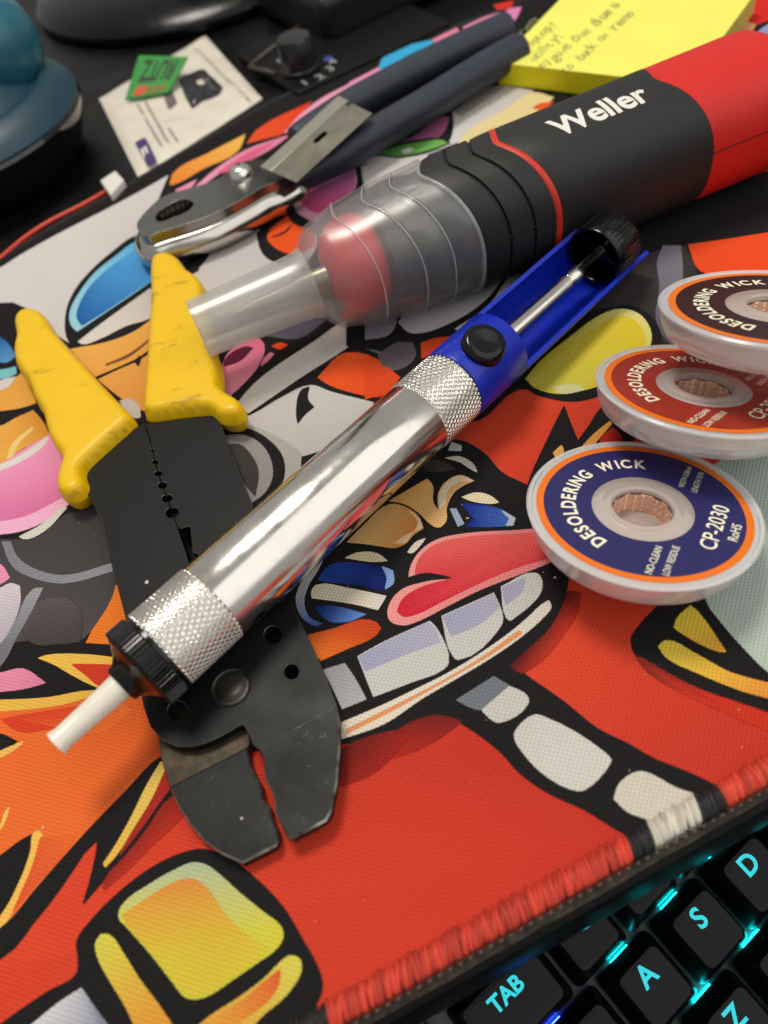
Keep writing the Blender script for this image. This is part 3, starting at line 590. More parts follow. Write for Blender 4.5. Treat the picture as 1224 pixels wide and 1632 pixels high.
for t_, s_ in (([(570, 1045), (612, 1022), (685, 989), (697, 1003), (714, 1055), (705, 1066), (655, 1086), (595, 1109)], [(572, 1046), (612, 1024), (683, 991), (694, 1004), (700, 1022), (650, 1040), (582, 1068)]),
               (F_([(184, 362), (350, 288), (378, 370), (368, 398), (238, 500), (224, 494)]), F_([(188, 364), (348, 292), (366, 334), (300, 388), (214, 424)])),
               (F_([(374, 268), (480, 224), (500, 240), (500, 282), (470, 322), (402, 376), (390, 366)]), F_([(378, 270), (450, 240), (440, 280), (388, 326)]))):
    ink(t_, (196, 194, 188), n=1); ink(s_, (158, 158, 184), (170, 168, 186), (s_[0], s_[2]), 1)
ink(F_([(78, 236), (88, 196), (120, 150), (170, 118), (250, 100), (400, 90), (520, 90), (620, 150), (560, 176), (500, 202), (400, 240), (300, 280), (200, 330), (100, 380), (60, 390), (20, 376), (12, 350), (25, 310), (60, 276), (120, 256), (190, 242)]), (232, 150, 146), (222, 130, 130), ((650, 920), (760, 960)))
ink(F_([(98, 226), (112, 180), (160, 136), (250, 112), (400, 102), (520, 102), (590, 150), (500, 184), (440, 200), (300, 258), (190, 312), (100, 356), (60, 362), (42, 346), (58, 310), (110, 274), (200, 246)]), (226, 96, 92), (204, 40, 58), ((730, 860), (740, 935)))
ink(F_([(74, 240), (130, 226), (190, 234), (214, 240), (150, 246), (100, 248)]), BLK)
ink(F_([(230, 630), (350, 555), (402, 586), (315, 660)]), (112, 118, 124), n=1)
ink(F_([(400, 586), (456, 618), (458, 640), (370, 700), (350, 696), (312, 662)]), (196, 194, 186), n=1)
ink([(820, 1172), (827, 1157), (852, 1139), (867, 1142), (965, 1200), (974, 1210), (970, 1219), (932, 1257), (920, 1259), (870, 1235), (835, 1200)], (200, 196, 188), (206, 202, 192), ((840, 1160), (950, 1230)))
ink([(979, 1272), (987, 1250), (1012, 1231), (1027, 1230), (1077, 1255), (1125, 1272), (1150, 1290), (1090, 1340), (1040, 1308), (1000, 1292)], (206, 200, 184))
# tan, navy and cream flecks above the grin
Z_ = lambda q: T(440, 660, .3758, q)
ink(Z_([(300, 540), (370, 470), (480, 380), (560, 398), (606, 436), (622, 482), (582, 508), (548, 545), (500, 563), (440, 556), (370, 546)]), (226, 180, 112), (214, 138, 72), ((590, 840), (650, 850)))
ink(Z_([(500, 545), (548, 540), (580, 500), (620, 478), (606, 440), (560, 404), (600, 450), (590, 490), (550, 510)]), (232, 206, 160))
ink(Z_([(480, 365), (560, 318), (640, 272), (662, 300), (664, 370), (690, 408), (690, 330), (720, 285), (780, 256), (838, 280), (800, 295), (752, 330), (722, 390), (718, 452), (690, 476), (660, 466), (600, 410), (540, 376)]), (222, 166, 92), (226, 178, 116), ((650, 780), (700, 800)))
ink(Z_([(694, 400), (694, 334), (724, 290), (780, 260), (836, 280), (780, 284), (730, 320), (712, 380)]), (232, 212, 172))
ink(Z_([(558, 582), (590, 542), (632, 524), (604, 560), (572, 586)]), (222, 212, 190))
ink(Z_([(788, 348), (850, 330), (910, 345), (944, 372), (900, 376), (820, 362)]), (222, 208, 174))
ink(Z_([(786, 378), (830, 378), (960, 404), (1012, 440), (1004, 468), (900, 474), (806, 474), (838, 440)]), (22, 44, 132), (70, 106, 190), ((760, 815), (810, 830)))
ink(Z_([(955, 405), (1014, 438), (1004, 468), (976, 470), (990, 440)]), (176, 190, 200)); ink(Z_([(738, 398), (762, 398), (796, 462), (772, 472)]), (150, 166, 186))
ink(Z_([(716, 182), (780, 178), (836, 210), (852, 244), (820, 226), (780, 200)]), (206, 198, 184)); ink(Z_([(744, 116), (784, 130), (784, 152), (730, 150)]), (196, 196, 198))
ink(Z_([(620, 200), (680, 190), (760, 230), (700, 240), (640, 236)]), (66, 58, 50))
ink(Z_([(292, 606), (350, 584), (430, 590), (470, 620), (400, 622)]), (222, 208, 170))
ink(Z_([(176, 700), (225, 640), (330, 628), (440, 642), (494, 664), (496, 712), (462, 740), (350, 722), (230, 708)]), (40, 70, 160), (20, 30, 100), ((530, 910), (590, 920)))
ink(Z_([(448, 642), (494, 662), (496, 712), (462, 740), (470, 690)]), (130, 160, 206))
ink(Z_([(152, 742), (172, 722), (300, 735), (466, 770), (430, 826), (320, 800), (150, 776)]), (226, 212, 184), (214, 204, 190), ((500, 940), (600, 970)))
ink(Z_([(164, 816), (220, 810), (380, 846), (300, 876), (220, 872)]), (22, 44, 130), (90, 130, 196), ((510, 970), (570, 985)))
ink(Z_([(84, 776), (120, 690), (200, 606), (176, 656), (130, 734), (116, 800), (140, 860), (192, 886), (168, 894), (108, 856)]), (196, 196, 190), (60, 90, 160), ((480, 930), (500, 990)))
ink(Z_([(136, 934), (250, 906), (360, 870), (420, 880), (442, 906), (420, 936), (300, 992), (188, 1042), (156, 1000)]), (196, 66, 30), (226, 110, 40), ((560, 995), (530, 1045)))

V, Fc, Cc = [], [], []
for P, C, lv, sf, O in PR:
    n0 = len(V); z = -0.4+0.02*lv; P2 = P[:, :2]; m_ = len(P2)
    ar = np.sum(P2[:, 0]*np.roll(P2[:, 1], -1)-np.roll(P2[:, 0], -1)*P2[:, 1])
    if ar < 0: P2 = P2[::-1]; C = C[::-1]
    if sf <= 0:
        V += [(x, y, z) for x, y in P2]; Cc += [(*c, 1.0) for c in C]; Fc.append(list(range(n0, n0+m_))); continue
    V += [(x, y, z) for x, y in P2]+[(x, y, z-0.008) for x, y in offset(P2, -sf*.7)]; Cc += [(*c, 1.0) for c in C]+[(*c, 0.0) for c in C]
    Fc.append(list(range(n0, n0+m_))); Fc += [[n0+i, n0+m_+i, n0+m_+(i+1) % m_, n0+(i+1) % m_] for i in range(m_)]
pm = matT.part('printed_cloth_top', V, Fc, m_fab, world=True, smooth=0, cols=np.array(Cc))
print('print levels', max(q[2] for q in PR), 'patches', len(PR))
# stitched rim along the front edge: one raised thread loop after another
def ink_at(p):
    best = (-1, lin(RED))
    for P, C, lv, sf, O in PR:
        if lv > best[0] and inside(p, P): best = (lv, tuple(C.mean(0)))
    return best[1]
V, Fc, Cc = [], [], []
u = -60.0
while u < 230:
    wd = 0.6+0.42*random.random(); c = np.array(ink_at(edge_pt(u, 5.2)))
    c = c*(0.72+0.5*random.random())+0.006; lean = 0.3+0.9*random.random(); top = 0.55+0.4*random.random()
    path = [(0.2, -2.6), (-0.35, -1.4), (-0.1, 0.1), (0.5, top*.7), (1.3, top), (2.4, top*.85), (3.3, 0.15), (3.7+0.8*random.random(), -0.5)]
    v, f = tube([edge_pt(u+lean*(a-2)*.35, a, z) for a, z in path], [wd*.5, wd*.58, wd*.6, wd*.62, wd*.62, wd*.6, wd*.55, wd*.35], 8)
    n0 = len(V); V += list(v); Fc += [[i+n0 for i in q] for q in f]; Cc += [tuple(c)]*len(v); u += wd*0.98
m_thr = bpy.data.materials.new('stitch_thread'); m_thr.use_nodes = True; nt = m_thr.node_tree; b = nt.nodes['Principled BSDF']
a_ = nt.nodes.new('ShaderNodeAttribute'); a_.attribute_name = 'Col'; nt.links.new(a_.outputs['Color'], b.inputs['Base Color']); b.inputs['Roughness'].default_value = 0.45; b.inputs['Sheen Weight'].default_value = 0.03; b.inputs['Specular IOR Level'].default_value = 0.3
tc = nt.nodes.new('ShaderNodeTexCoord'); mp = nt.nodes.new('ShaderNodeMapping'); mp.inputs['Rotation'].default_value[2] = R(-13.4+8); mp.inputs['Scale'].default_value = (5200, 300, 300)
nz = nt.nodes.new('ShaderNodeTexNoise'); nz.inputs['Scale'].default_value = 1; nz.inputs['Detail'].default_value = 2; bp = nt.nodes.new('ShaderNodeBump'); bp.inputs['Strength'].default_value = 0.7; bp.inputs['Distance'].default_value = 0.00015
nt.links.new(tc.outputs['Object'], mp.inputs[0]); nt.links.new(mp.outputs[0], nz.inputs['Vector']); nt.links.new(nz.outputs['Fac'], bp.inputs['Height']); nt.links.new(bp.outputs[0], b.inputs['Normal'])
st = matT.part('stitched_edge', V, Fc, m_thr, world=True, smooth=180, cols=np.array(Cc)); st['kind'] = 'stuff'
V, Fc = [], []
u = -60.0
m_dot = mat('pale_lock_thread', (150, 140, 128), 0.6)
while u < 230:
    v, f = tube([edge_pt(u, -0.5, -2.2), edge_pt(u+0.45, -1.0, -1.9), edge_pt(u+1.0, -0.6, -2.2)], [0.12, 0.2, 0.12], 6)
    n0 = len(V); V += list(v); Fc += [[i+n0 for i in q] for q in f]; u += 2.05
o = matT.part('lock_stitch_row', V, Fc, m_dot, world=True, smooth=180); o['kind'] = 'stuff'
# ------------------------------------------------------------------ plates with holes
from mathutils.geometry import delaunay_2d_cdt
def plate(outline, holes, z0, z1):
    """flat metal plate with real holes; z0 / z1 are numbers or functions of (x, y)"""
    f0 = z0 if callable(z0) else (lambda x, y: z0); f1 = z1 if callable(z1) else (lambda x, y: z1)
    loops = [np.asarray(outline, float)[:, :2]]+[np.asarray(h, float)[:, :2] for h in holes]
    pts = []; edges = []
    for L in loops:
        n0 = len(pts); pts += [tuple(p) for p in L]; edges += [(n0+i, n0+(i+1) % len(L)) for i in range(len(L))]
    c = np.mean(pts, 0); sc_ = 0.01
    vs, es, fs, *_ = delaunay_2d_cdt([Vector(((p[0]-c[0])*sc_, (p[1]-c[1])*sc_)) for p in pts], edges, [], 0, 1e-6)
    P = np.array([(v.x/sc_+c[0], v.y/sc_+c[1]) for v in vs]); keep = []
    for f in fs:
        m = P[list(f)].mean(0)
        if inside(m, loops[0]) and not any(inside(m, h) for h in loops[1:]): keep.append(list(f))
    n = len(P); V = np.concatenate([np.array([(x, y, f0(x, y)) for x, y in P]), np.array([(x, y, f1(x, y)) for x, y in P])])
    Fc = []; cnt = {}
    for f in keep:
        a = P[f]; ar = np.cross(a[1]-a[0], a[2]-a[0]) if len(f) == 3 else 1
        if ar < 0: f = f[::-1]
        Fc.append([i+n for i in f]); Fc.append(f[::-1])
        for i in range(len(f)): cnt.setdefault((min(f[i], f[(i+1) % len(f)]), max(f[i], f[(i+1) % len(f)])), []).append((f[i], f[(i+1) % len(f)]))
    for k, v in cnt.items():
        if len(v) == 1: a, b = v[0]; Fc.append([a, b, b+n, a+n])
    return V, Fc
def worn(o, m2, width, seg=1):
    o.data.materials.append(m2); b = o.modifiers.new('worn_edge', 'BEVEL'); b.width = width*S; b.segments = seg; b.limit_method = 'ANGLE'; b.angle_limit = R(50); b.material = 1

# ------------------------------------------------------------------ crimping tool
J_ = lambda p: T(60, 880, .40850, p)
m_wear = mat('bare_worn_steel', (158, 154, 146), 0.35, 0.9, var=0.6, vscale=200, dark=(40, 39, 37))
cz = at(330, 1000)
crimp = Thing('crimping_tool', 'black steel wire crimping pliers with yellow handles lying under the silver pump', 'crimping tool', (cz[0], cz[1], 0))
ZA = 5.6
circ = [((242.5, 717), 2.4), ((247, 736), 4.2), ((252, 754), 5.2), ((258.5, 773), 6.6), ((266, 794), 7.8), ((274, 817), 10.2)]
def seam(side):
    p = [(231, 676), (238, 700)]
    for (cx, cy), r_ in circ:
        d = np.array([0.3, 0.95]); d /= np.linalg.norm(d); nn = np.array([-d[1], d[0]])*side
        for k in range(9):
            a = math.pi*k/8; q = np.array([cx, cy])-d*r_*.8*math.cos(a)+nn*r_*math.sin(a); p.append(tuple(q))
    p += [(282, 838), (284, 843), (302, 838), (306, 880), (318, 884), (334, 945)] if side < 0 else [(284, 842), (286, 850), (296, 880), (304, 905), (324, 950)]
    return [(x+(0.0 if side > 0 else 0.0), y) for x, y in p]
sL, sR = seam(1), seam(-1)         # left half of each hole, right half
if np.mean([p[0] for p in sL]) > np.mean([p[0] for p in sR]): sL, sR = sR, sL
sL = [(x-0.9, y) for x, y in sL]; sR = [(x+0.9, y) for x, y in sR]
outA = [(120, 752), (216, 682)] + sL + [(345, 985), (440, 960)] + J_([(985, 190), (1012, 250), (1060, 340), (1100, 430), (1150, 560), (1176, 640), (1179, 760), (1166, 900), (1142, 1010), (1122, 1045), (1050, 1085), (985, 1119), (967, 1110), (955, 1080), (940, 1050), (922, 1010), (920, 965), (905, 920), (886, 890), (882, 840), (878, 800), (860, 766), (840, 750), (826, 716), (803, 670), (770, 686), (720, 715), (660, 744), (600, 760), (540, 758), (485, 732), (440, 682), (412, 600)]) + [(200, 985), (178, 900), (163, 830)]
wA = ats(outA, ZA); holes = [ats(circle(*J_([c])[0], r_, 20), ZA) for c, r_ in (((918, 322), 14.5), ((990, 466), 12.5), ((545, 618), 16))]
a_, b_ = at(*J_([(862, 766)])[0], ZA), at(*J_([(1172, 600)])[0], ZA); cn = np.array([b_[1]-a_[1], -(b_[0]-a_[0]), 0]); cn /= np.linalg.norm(cn)
if (at(*J_([(1000, 1000)])[0], ZA)-a_)@cn < 0: cn = -cn
zf = lambda t: (lambda x, y: t-max(0.0, (np.array([x, y, 0])-[a_[0], a_[1], 0])@cn)*0.03)
P1 = clip(wA, a_, -cn); P2 = clip(wA, a_, cn)
v1 = plate(P1, holes, ZA-2.6, ZA); v2 = plate(P2, [], zf(ZA-2.6), zf(ZA))
o = crimp.part('jaw_plate', *merge(v1), m_ck, world=True, smooth=30); worn(o, m_wear, 0.34)
o = crimp.part('angled_jaw_tip', *merge(v2), m_ck, world=True, smooth=30); worn(o, m_wear, 0.38)
ZB = 2.9
outB1 = J_([(420, 560), (470, 720), (480, 800), (515, 920), (820, 762), (830, 742), (812, 660), (800, 560)])
crimp.part('lower_plate', *plate(ats(outB1, ZB), [], 0.1, ZB), m_rust, world=True, smooth=30, bevel=0.2)
outB2 = J_([(515, 921), (545, 990), (590, 1060), (650, 1130), (720, 1180), (800, 1216), (870, 1182), (930, 1151), (943, 1122), (935, 1080), (912, 1030), (905, 990), (880, 960), (868, 900), (850, 870), (826, 820), (820, 763)])
wB = ats(outB2, ZB); q0, q1 = wB[0], wB[-1]; cb = np.array([q1[1]-q0[1], -(q1[0]-q0[0]), 0]); cb /= np.linalg.norm(cb)
if (wB.mean(0)-q0)@cb < 0: cb = -cb
zb = lambda t: (lambda x, y: t+max(0.0, (np.array([x, y, 0])-[q0[0], q0[1], 0])@cb)*0.02)
o = crimp.part('curved_jaw', *plate(wB, [], zb(0.1), zb(ZB)), m_ck, world=True, smooth=30); worn(o, m_wear, 0.38)
outB3 = [(240, 674), (346, 660), (357, 690), (380, 750), (402, 806), (432, 880), (455, 930), (440, 970), (345, 985)] + sR[::-1]
o = crimp.part('stripper_plate', *plate(ats(outB3, ZA), [], ZA-2.6, ZA-0.05), m_ck, world=True, smooth=30); worn(o, m_wear, 0.2)
rc = at(*J_([(755, 528)])[0], ZA); v, f = lathe([(0, 0.55), (2.0, 0.5), (3.1, 0.28), (3.35, 0.05), (3.9, 0.06), (4.25, 0.5), (4.45, 0.35), (4.5, -0.2)], 40)
crimp.part('pivot_rivet', v+[rc[0], rc[1], ZA], f, m_rivet, world=True, smooth=50)
hL = C_([(55, 250), (64, 225), (95, 205), (135, 205), (160, 225), (182, 270), (222, 312), (300, 400), (370, 475), (440, 546), (436, 566), (360, 632), (285, 700), (276, 722), (296, 772), (244, 806), (206, 802), (189, 770), (199, 720), (216, 674), (182, 642), (160, 590), (150, 532), (120, 492), (106, 440), (80, 410), (60, 380), (54, 330), (66, 290)])
hR = C_([(484, 66), (498, 38), (545, 25), (585, 45), (602, 78), (640, 100), (662, 130), (664, 200), (690, 280), (692, 330), (710, 370), (716, 420), (709, 458), (770, 490), (791, 515), (780, 545), (740, 556), (700, 552), (680, 522), (580, 530), (468, 548), (464, 520), (474, 400), (480, 300), (490, 150)])
def dist_poly(p, Q):
    a = Q; b = np.roll(Q, -1, 0); d = b-a; t = np.clip(((p-a)*d).sum(1)/((d*d).sum(1)+1e-12), 0, 1); return np.min(np.linalg.norm(p-(a+d*t[:, None]), axis=1))
def rounded(outline, z0, z1, r, step=0.9, n=150):
    """moulded solid: flat middle, edges rolled over with radius r"""
    o = resample(chaikin(np.asarray(outline, float)[:, :2], 2), n, True); pts = [tuple(p) for p in o]
    mn, mx = o.min(0), o.max(0)
    for i, x in enumerate(np.arange(mn[0], mx[0], step)):
        for y in np.arange(mn[1]+(step/2 if i % 2 else 0), mx[1], step):
            p = np.array([x, y])
            if inside(p, o) and dist_poly(p, o) > step*.35: pts.append((x, y))
    c = np.mean(pts, 0); k = 0.01
    vs, es, fs, *_ = delaunay_2d_cdt([Vector(((p[0]-c[0])*k, (p[1]-c[1])*k)) for p in pts], [(i, (i+1) % n) for i in range(n)], [], 0, 1e-7)
    P = np.array([(v.x/k+c[0], v.y/k+c[1]) for v in vs]); zm = (z0+z1)/2
    D = np.array([min(r, dist_poly(p, o)) for p in P]); h = np.sqrt(np.maximum(0, r*r-(r-D)**2))/r
    m_ = len(P); V = np.concatenate([np.c_[P, zm+(z1-zm)*h], np.c_[P, zm-(zm-z0)*h]]); Fc = []
    for f in fs:
        f = list(f)
        if not inside(P[f].mean(0), o): continue
        if np.cross(P[f[1]]-P[f[0]], P[f[2]]-P[f[0]]) < 0: f = f[::-1]
        Fc.append(f); Fc.append([i+m_ for i in f[::-1]])
    return V, Fc
for hpts in (hL, hR):
    crimp.part('handle', *rounded(ats(hpts, 5.4), 0.2, 10.0, 2.6), m_yel, world=True, smooth=180)
V, Fc = [], []
regions = [(P1, lambda x, y: ZA), (P2, zf(ZA)), (wB, zb(ZB)), (ats(outB3, ZA), lambda x, y: ZA-0.05)]
while len(Fc) < 75:
    Q, zz = regions[random.choices((0, 1, 2, 3), (5, 3, 4, 4))[0]]; mn, mx = Q[:, :2].min(0), Q[:, :2].max(0)
    p = mn+(mx-mn)*rng.random(2); a = rng.normal(0.9, 0.7); L_ = min(5, rng.exponential(0.9)+0.2); q = p+L_*np.array([math.cos(a), math.sin(a)])
    if not (inside(p, Q[:, :2]) and inside(q, Q[:, :2])) or any(np.hypot(*(p-h[:, :2].mean(0))) < 3.2 for h in holes): continue
    t_ = np.array([-math.sin(a), math.cos(a)])*(0.012+0.022*rng.random()); n0 = len(V)
    for c_ in (p, (p+q)/2+t_*2, q, (p+q)/2-t_*0.2): V.append((c_[0], c_[1], zz(c_[0], c_[1])+0.02))
    Fc.append([n0, n0+1, n0+2, n0+3])
o = crimp.part('scratches', V, Fc, mat('scratched_steel', (88, 87, 84), 0.4, 0.5), world=True, smooth=0); o['kind'] = 'stuff'

# ------------------------------------------------------------------ desoldering pump
PA, PB = at(253, 1038, 16.9), at(722, 615, 13.6)
ax = (PB-PA)/np.linalg.norm(PB-PA); az = np.array([0, 0, 1.0])-ax*ax[2]; az /= np.linalg.norm(az); ay = np.cross(az, ax)
pump = Thing('desoldering_pump', 'silver desoldering pump with blue plastic end resting across the black crimping tool', 'desoldering pump', PA, np.stack([ax, ay, az], 1))
def knurl(s0, s1, Rr, h=0.34, starts=44):
    ns, nt_ = int((s1-s0)/0.11)+1, 672; V = []
    for i in range(ns):
        s_ = s0+(s1-s0)*i/(ns-1); fade = min(1, (s_-s0)/0.5, (s1-s_)/0.5)
        for k in range(nt_):
            t = 2*math.pi*k/nt_; a = (starts*t/(2*math.pi)+s_/2.0) % 1; b = (starts*t/(2*math.pi)-s_/2.0) % 1
            tr = min(1-abs(2*a-1), 1-abs(2*b-1)); r_ = Rr-h+h*fade*min(1, tr*2.3)
            V.append((s_, -r_*math.sin(t), r_*math.cos(t)))
    Fc = [[i*nt_+k, i*nt_+(k+1) % nt_, (i+1)*nt_+(k+1) % nt_, (i+1)*nt_+k] for i in range(ns-1) for k in range(nt_)]
    return np.array(V), Fc
pump.part('nozzle_tip', *lathe([(1.5, -16), (1.5, -25.6), (1.9, -26.4), (2.75, -26.2), (2.72, -25.5), (2.45, -24.4), (2.62, -18), (3.05, -8.5)], 40, 'x'), m_nozzle, smooth=50)
pump.part('nozzle_cone', *lathe([(3.0, -10.2), (3.9, -10.1), (4.3, -9.6), (4.3, -8.8), (4.7, -8.3), (5.8, -7.2), (7.6, -6.2), (9.3, -5.6), (9.5, -5.2)], 64, 'x'), m_black, smooth=60)
V, Fc = [], []
nr = 62*4
for k in range(nr):
    t = 2*math.pi*k/nr; rr = 10.15 if (k % 4) in (0, 1) else 9.72
    for r_, s_ in ((9.2, -5.6), (rr-0.25, -5.55), (rr, -5.2), (rr, -1.2), (rr-0.2, -0.9), (9.4, -0.85), (9.4, 0.05)): V.append((s_, -r_*math.sin(t), r_*math.cos(t)))
pump.part('ribbed_collar', V, grid(nr, 7, True), m_black, smooth=0)
pump.part('knurled_band', *knurl(0, 15.2, 9.95), m_knurl, smooth=20)
pump.part('barrel', *lathe([(9.6, 15.0), (9.72, 15.3), (9.72, 83.0), (9.6, 83.4)], 128, 'x'), m_chrome, smooth=40)
pump.part('knurled_band', *knurl(83.2, 97.0, 9.95), m_knurl, smooth=20)
pump.part('blue_sleeve', *lathe([(9.4, 96.9), (10.0, 97.1), (10.1, 97.5), (10.1, 115.6), (9.9, 115.9), (2.6, 115.9), (2.6, 108)], 96, 'x'), m_blue, smooth=40)
# open trough
V = []; t0 = R(23); a0, a1, na = R(84)+t0, R(276)+t0, 64; ss = [115.7, 120, 130, 140, 150, 160, 170, 175.5]
for s_ in ss:
    for k in range(na+1):
        t = a0+(a1-a0)*k/na; V.append((s_, -10.05*math.sin(t), 10.05*math.cos(t)))
    for k in range(na, -1, -1):
        t = a0+(a1-a0)*k/na; V.append((s_, -8.85*math.sin(t), 8.85*math.cos(t)))
nn_ = 2*(na+1); Fc = grid(len(ss), nn_, False, True)+[list(range(nn_))[::-1], [(len(ss)-1)*nn_+i for i in range(nn_)]]
pump.part('trough', V, Fc, m_blue, smooth=40)
pump.part('plunger_rod', *lathe([(0, 108), (2.4, 108), (2.4, 147.5), (1.85, 148), (1.85, 149.2), (2.3, 150.0), (2.3, 154), (1.6, 155.4), (1.3, 156), (1.3, 172)], 32, 'x'), m_chrome, smooth=40)
pump.part('rod_clip', *merge(box(148, 167, -0.35, 0.35, 1.9, 2.5), box(165.5, 167, -1.6, 1.6, -2.5, 2.4)), m_chrome, smooth=0, bevel=0.15)
cx = 1.9
def up_(v): v = np.array(v, float); v[:, 2] += cx*math.cos(t0); v[:, 1] -= cx*math.sin(t0); return v
v, f = lathe([(7.5, 169.5), (7.5, 160.4), (7.8, 159.9), (8.4, 159.9), (8.65, 160.4), (8.65, 170.2), (8.1, 171.0), (0, 171.0)], 72, 'x'); v2, f2 = lathe([(7.5, 169.5), (0, 169.5)], 48, 'x')
capo = pump.part('end_cap', *merge((up_(v), f), (up_(v2), f2)), m_black, smooth=40)
v, f = lathe([(0, 162.5), (2.3, 162.5), (2.7, 163.2), (2.7, 169.6)], 32, 'x'); sp = [(up_(v), f)]
for k in range(4):
    a = k*math.pi/2+0.5; u = np.array([0, -math.sin(a), math.cos(a)]); t_ = np.array([0, math.cos(a), math.sin(a)])
    q = [np.array([s_, -cx*math.sin(t0), cx*math.cos(t0)])+u*r_+t_*w_ for s_ in (163, 169.6) for r_ in (2.4, 7.7) for w_ in (-0.5, 0.5)]
    sp.append((np.array(q), [[0, 1, 3, 2], [4, 6, 7, 5], [0, 4, 5, 1], [2, 3, 7, 6], [0, 2, 6, 4], [1, 5, 7, 3]]))
rb = []
for k in range(40):
    a = 2*math.pi*k/40; u = np.array([0, -math.sin(a), math.cos(a)]); c0 = np.array([0, -cx*math.sin(t0), cx*math.cos(t0)])
    rb.append(tube([c0+u*8.6+[162.0, 0, 0], c0+u*8.6+[170.0, 0, 0]], 0.28, 6))
pump.part('cap_ribs', *merge(*rb), m_black, parent=capo, smooth=60)
pump.part('hub_spokes', *merge(*sp), m_black, parent=capo, smooth=40)
bt = np.array([105.6, -9.2*math.sin(t0), 9.2*math.cos(t0)]); v, f = lathe([(5.6, -1.2), (5.6, 1.6), (5.45, 2.3), (5.0, 2.9), (4.3, 3.2), (3.4, 3.15), (0, 2.95)], 56)
ba_ = t0; rx = np.array([[1, 0, 0], [0, math.cos(ba_), -math.sin(ba_)], [0, math.sin(ba_), math.cos(ba_)]])
pump.part('release_button', v@rx.T+bt, f, m_black, smooth=50)

# ------------------------------------------------------------------ soldering iron with frosted cap
WA, WB = at(315, 525, 19.5), at(1160, 178, 19.5); wx = (WB-WA)/np.linalg.norm(WB-WA); wz = np.array([0, 0, 1.0]); wy = np.cross(wz, wx)
iron = Thing('soldering_iron', 'black and red cordless soldering iron with a frosted clear cap over its tip', 'soldering iron', (WA[0], WA[1], 19.5), np.stack([wx, wy, wz], 1))
NT = 120
def radii(s):
    xs = [38, 44, 60, 80, 95, 107, 150, 186, 192]; ra = [15.6, 16.2, 18.1, 19.4, 19.6, 19.7, 20.1, 20.6, 20.4]; rb = [15.4, 16.0, 17.8, 18.9, 19.1, 19.2, 19.4, 19.5, 19.3]
    return np.interp(s, xs, ra), np.interp(s, xs, rb)
def srf(s, th, off=0.0, n=2.4):
    a, b = radii(s); a += off; b += off; c, d = math.cos(th), math.sin(th)
    r_ = (abs(c/a)**n+abs(d/b)**n)**(-1/n); return (s, r_*c, r_*d)
def wave(th):                                   # the wavy lines that run round cap and grip
    ph = abs((th-R(88)+math.pi) % (2*math.pi)-math.pi); return 9.2*(math.sqrt(math.sin(ph)**2+0.012)-0.1) if ph < math.pi/2 else 9.2*(math.sqrt(1.012)-0.1)-0.6*(ph-math.pi/2)
def loft(rows):
    """rows: list of (s function or number, offset)"""
    V = []
    for sf, off in rows:
        for k in range(NT):
            th = 2*math.pi*k/NT; s_ = sf(th) if callable(sf) else sf; V.append(srf(s_, th, off))
    return np.array(V), [[i*NT+k, i*NT+(k+1) % NT, (i+1)*NT+(k+1) % NT, (i+1)*NT+k] for i in range(len(rows)-1) for k in range(NT)]
wv = lambda s0: (lambda th: s0+wave(th))
mid = lambda f, g, t: (lambda th: f(th)*(1-t)+(g(th) if callable(g) else g)*t)
# grip: ridged black rubber, red line, logo section, red tail
rows = [(wv(66), -2.0)]
rows += [(wv(73.6), -1.9), (wv(74.6), -0.2), (wv(75.6), 0.0)]
for s0 in (82.2, 90.0): rows += [(wv(s0-0.9), 0.25), (wv(s0-0.35), -0.05), (wv(s0-0.1), -0.75), (wv(s0+0.35), -0.75), (wv(s0+0.7), 0.0)]
rows += [(wv(96.6), 0.25), (wv(96.9), 0.15), (wv(97.0), -0.3)]
iron.part('ridged_grip', *loft(rows), m_grip, smooth=30)
iron.part('red_line', *loft([(wv(96.9), -0.3), (wv(96.95), 0.12), (wv(97.3), 0.3), (wv(98.5), 0.3), (wv(98.9), 0.12), (wv(98.95), -0.3)]), m_redr, smooth=40)
bnd = lambda th: 149.5+0.9*wave(th)
body = iron.part('logo_grip', *loft([(wv(98.9), -0.3), (wv(99.0), 0.1), (wv(99.4), 0.22)]+[(mid(wv(99.4), bnd, t), 0.22) for t in (.2, .4, .6, .8, .97)]+[(bnd, 0.18), (mid(bnd, 400, .0005), -0.3)]), m_grip, smooth=30)
tail_rows = [(mid(bnd, 400, .0005), -0.3), (mid(bnd, 400, .001), 0.06), (mid(bnd, 400, .003), 0.1), (mid(bnd, 184, .5), 0.1), (184, 0.1), (188, -0.2), (190.5, -1.2), (192, -3.2), (192.6, -6), (192.8, -18)]
iron.part('red_tail', *loft(tail_rows), m_red, smooth=40)
def seamrow(s0, s1, th, w_=0.16, off=0.26):
    V = []
    for s_ in np.linspace(s0, s1, 40):
        for d, o_ in ((-w_/19, off-0.2), (-w_/38, off+0.04), (w_/38, off+0.04), (w_/19, off-0.2)): V.append(srf(s_, th+d, o_))
    return np.array(V), grid(40, 4)
m_seam = mat('dark_parting_line', (16, 15, 15), 0.7)
iron.part('parting_line', *seamrow(84, 191, R(171.5)), m_seam, parent=None, smooth=60)
V, Fc, wdt = text('Weller', 11.0, 0.30, 1.1)
V[:, 0] *= 30.3/wdt; hcap = V[:, 1].max(); V[:, 1] *= 7.9/hcap
P = [srf(128.4+x, R(111.5)-y/19.3, 0.30) for x, y, _ in V]
lg = iron.part('logo_lettering', P, Fc, m_white, parent=body, smooth=0); lg['label'] = 'white Weller lettering'
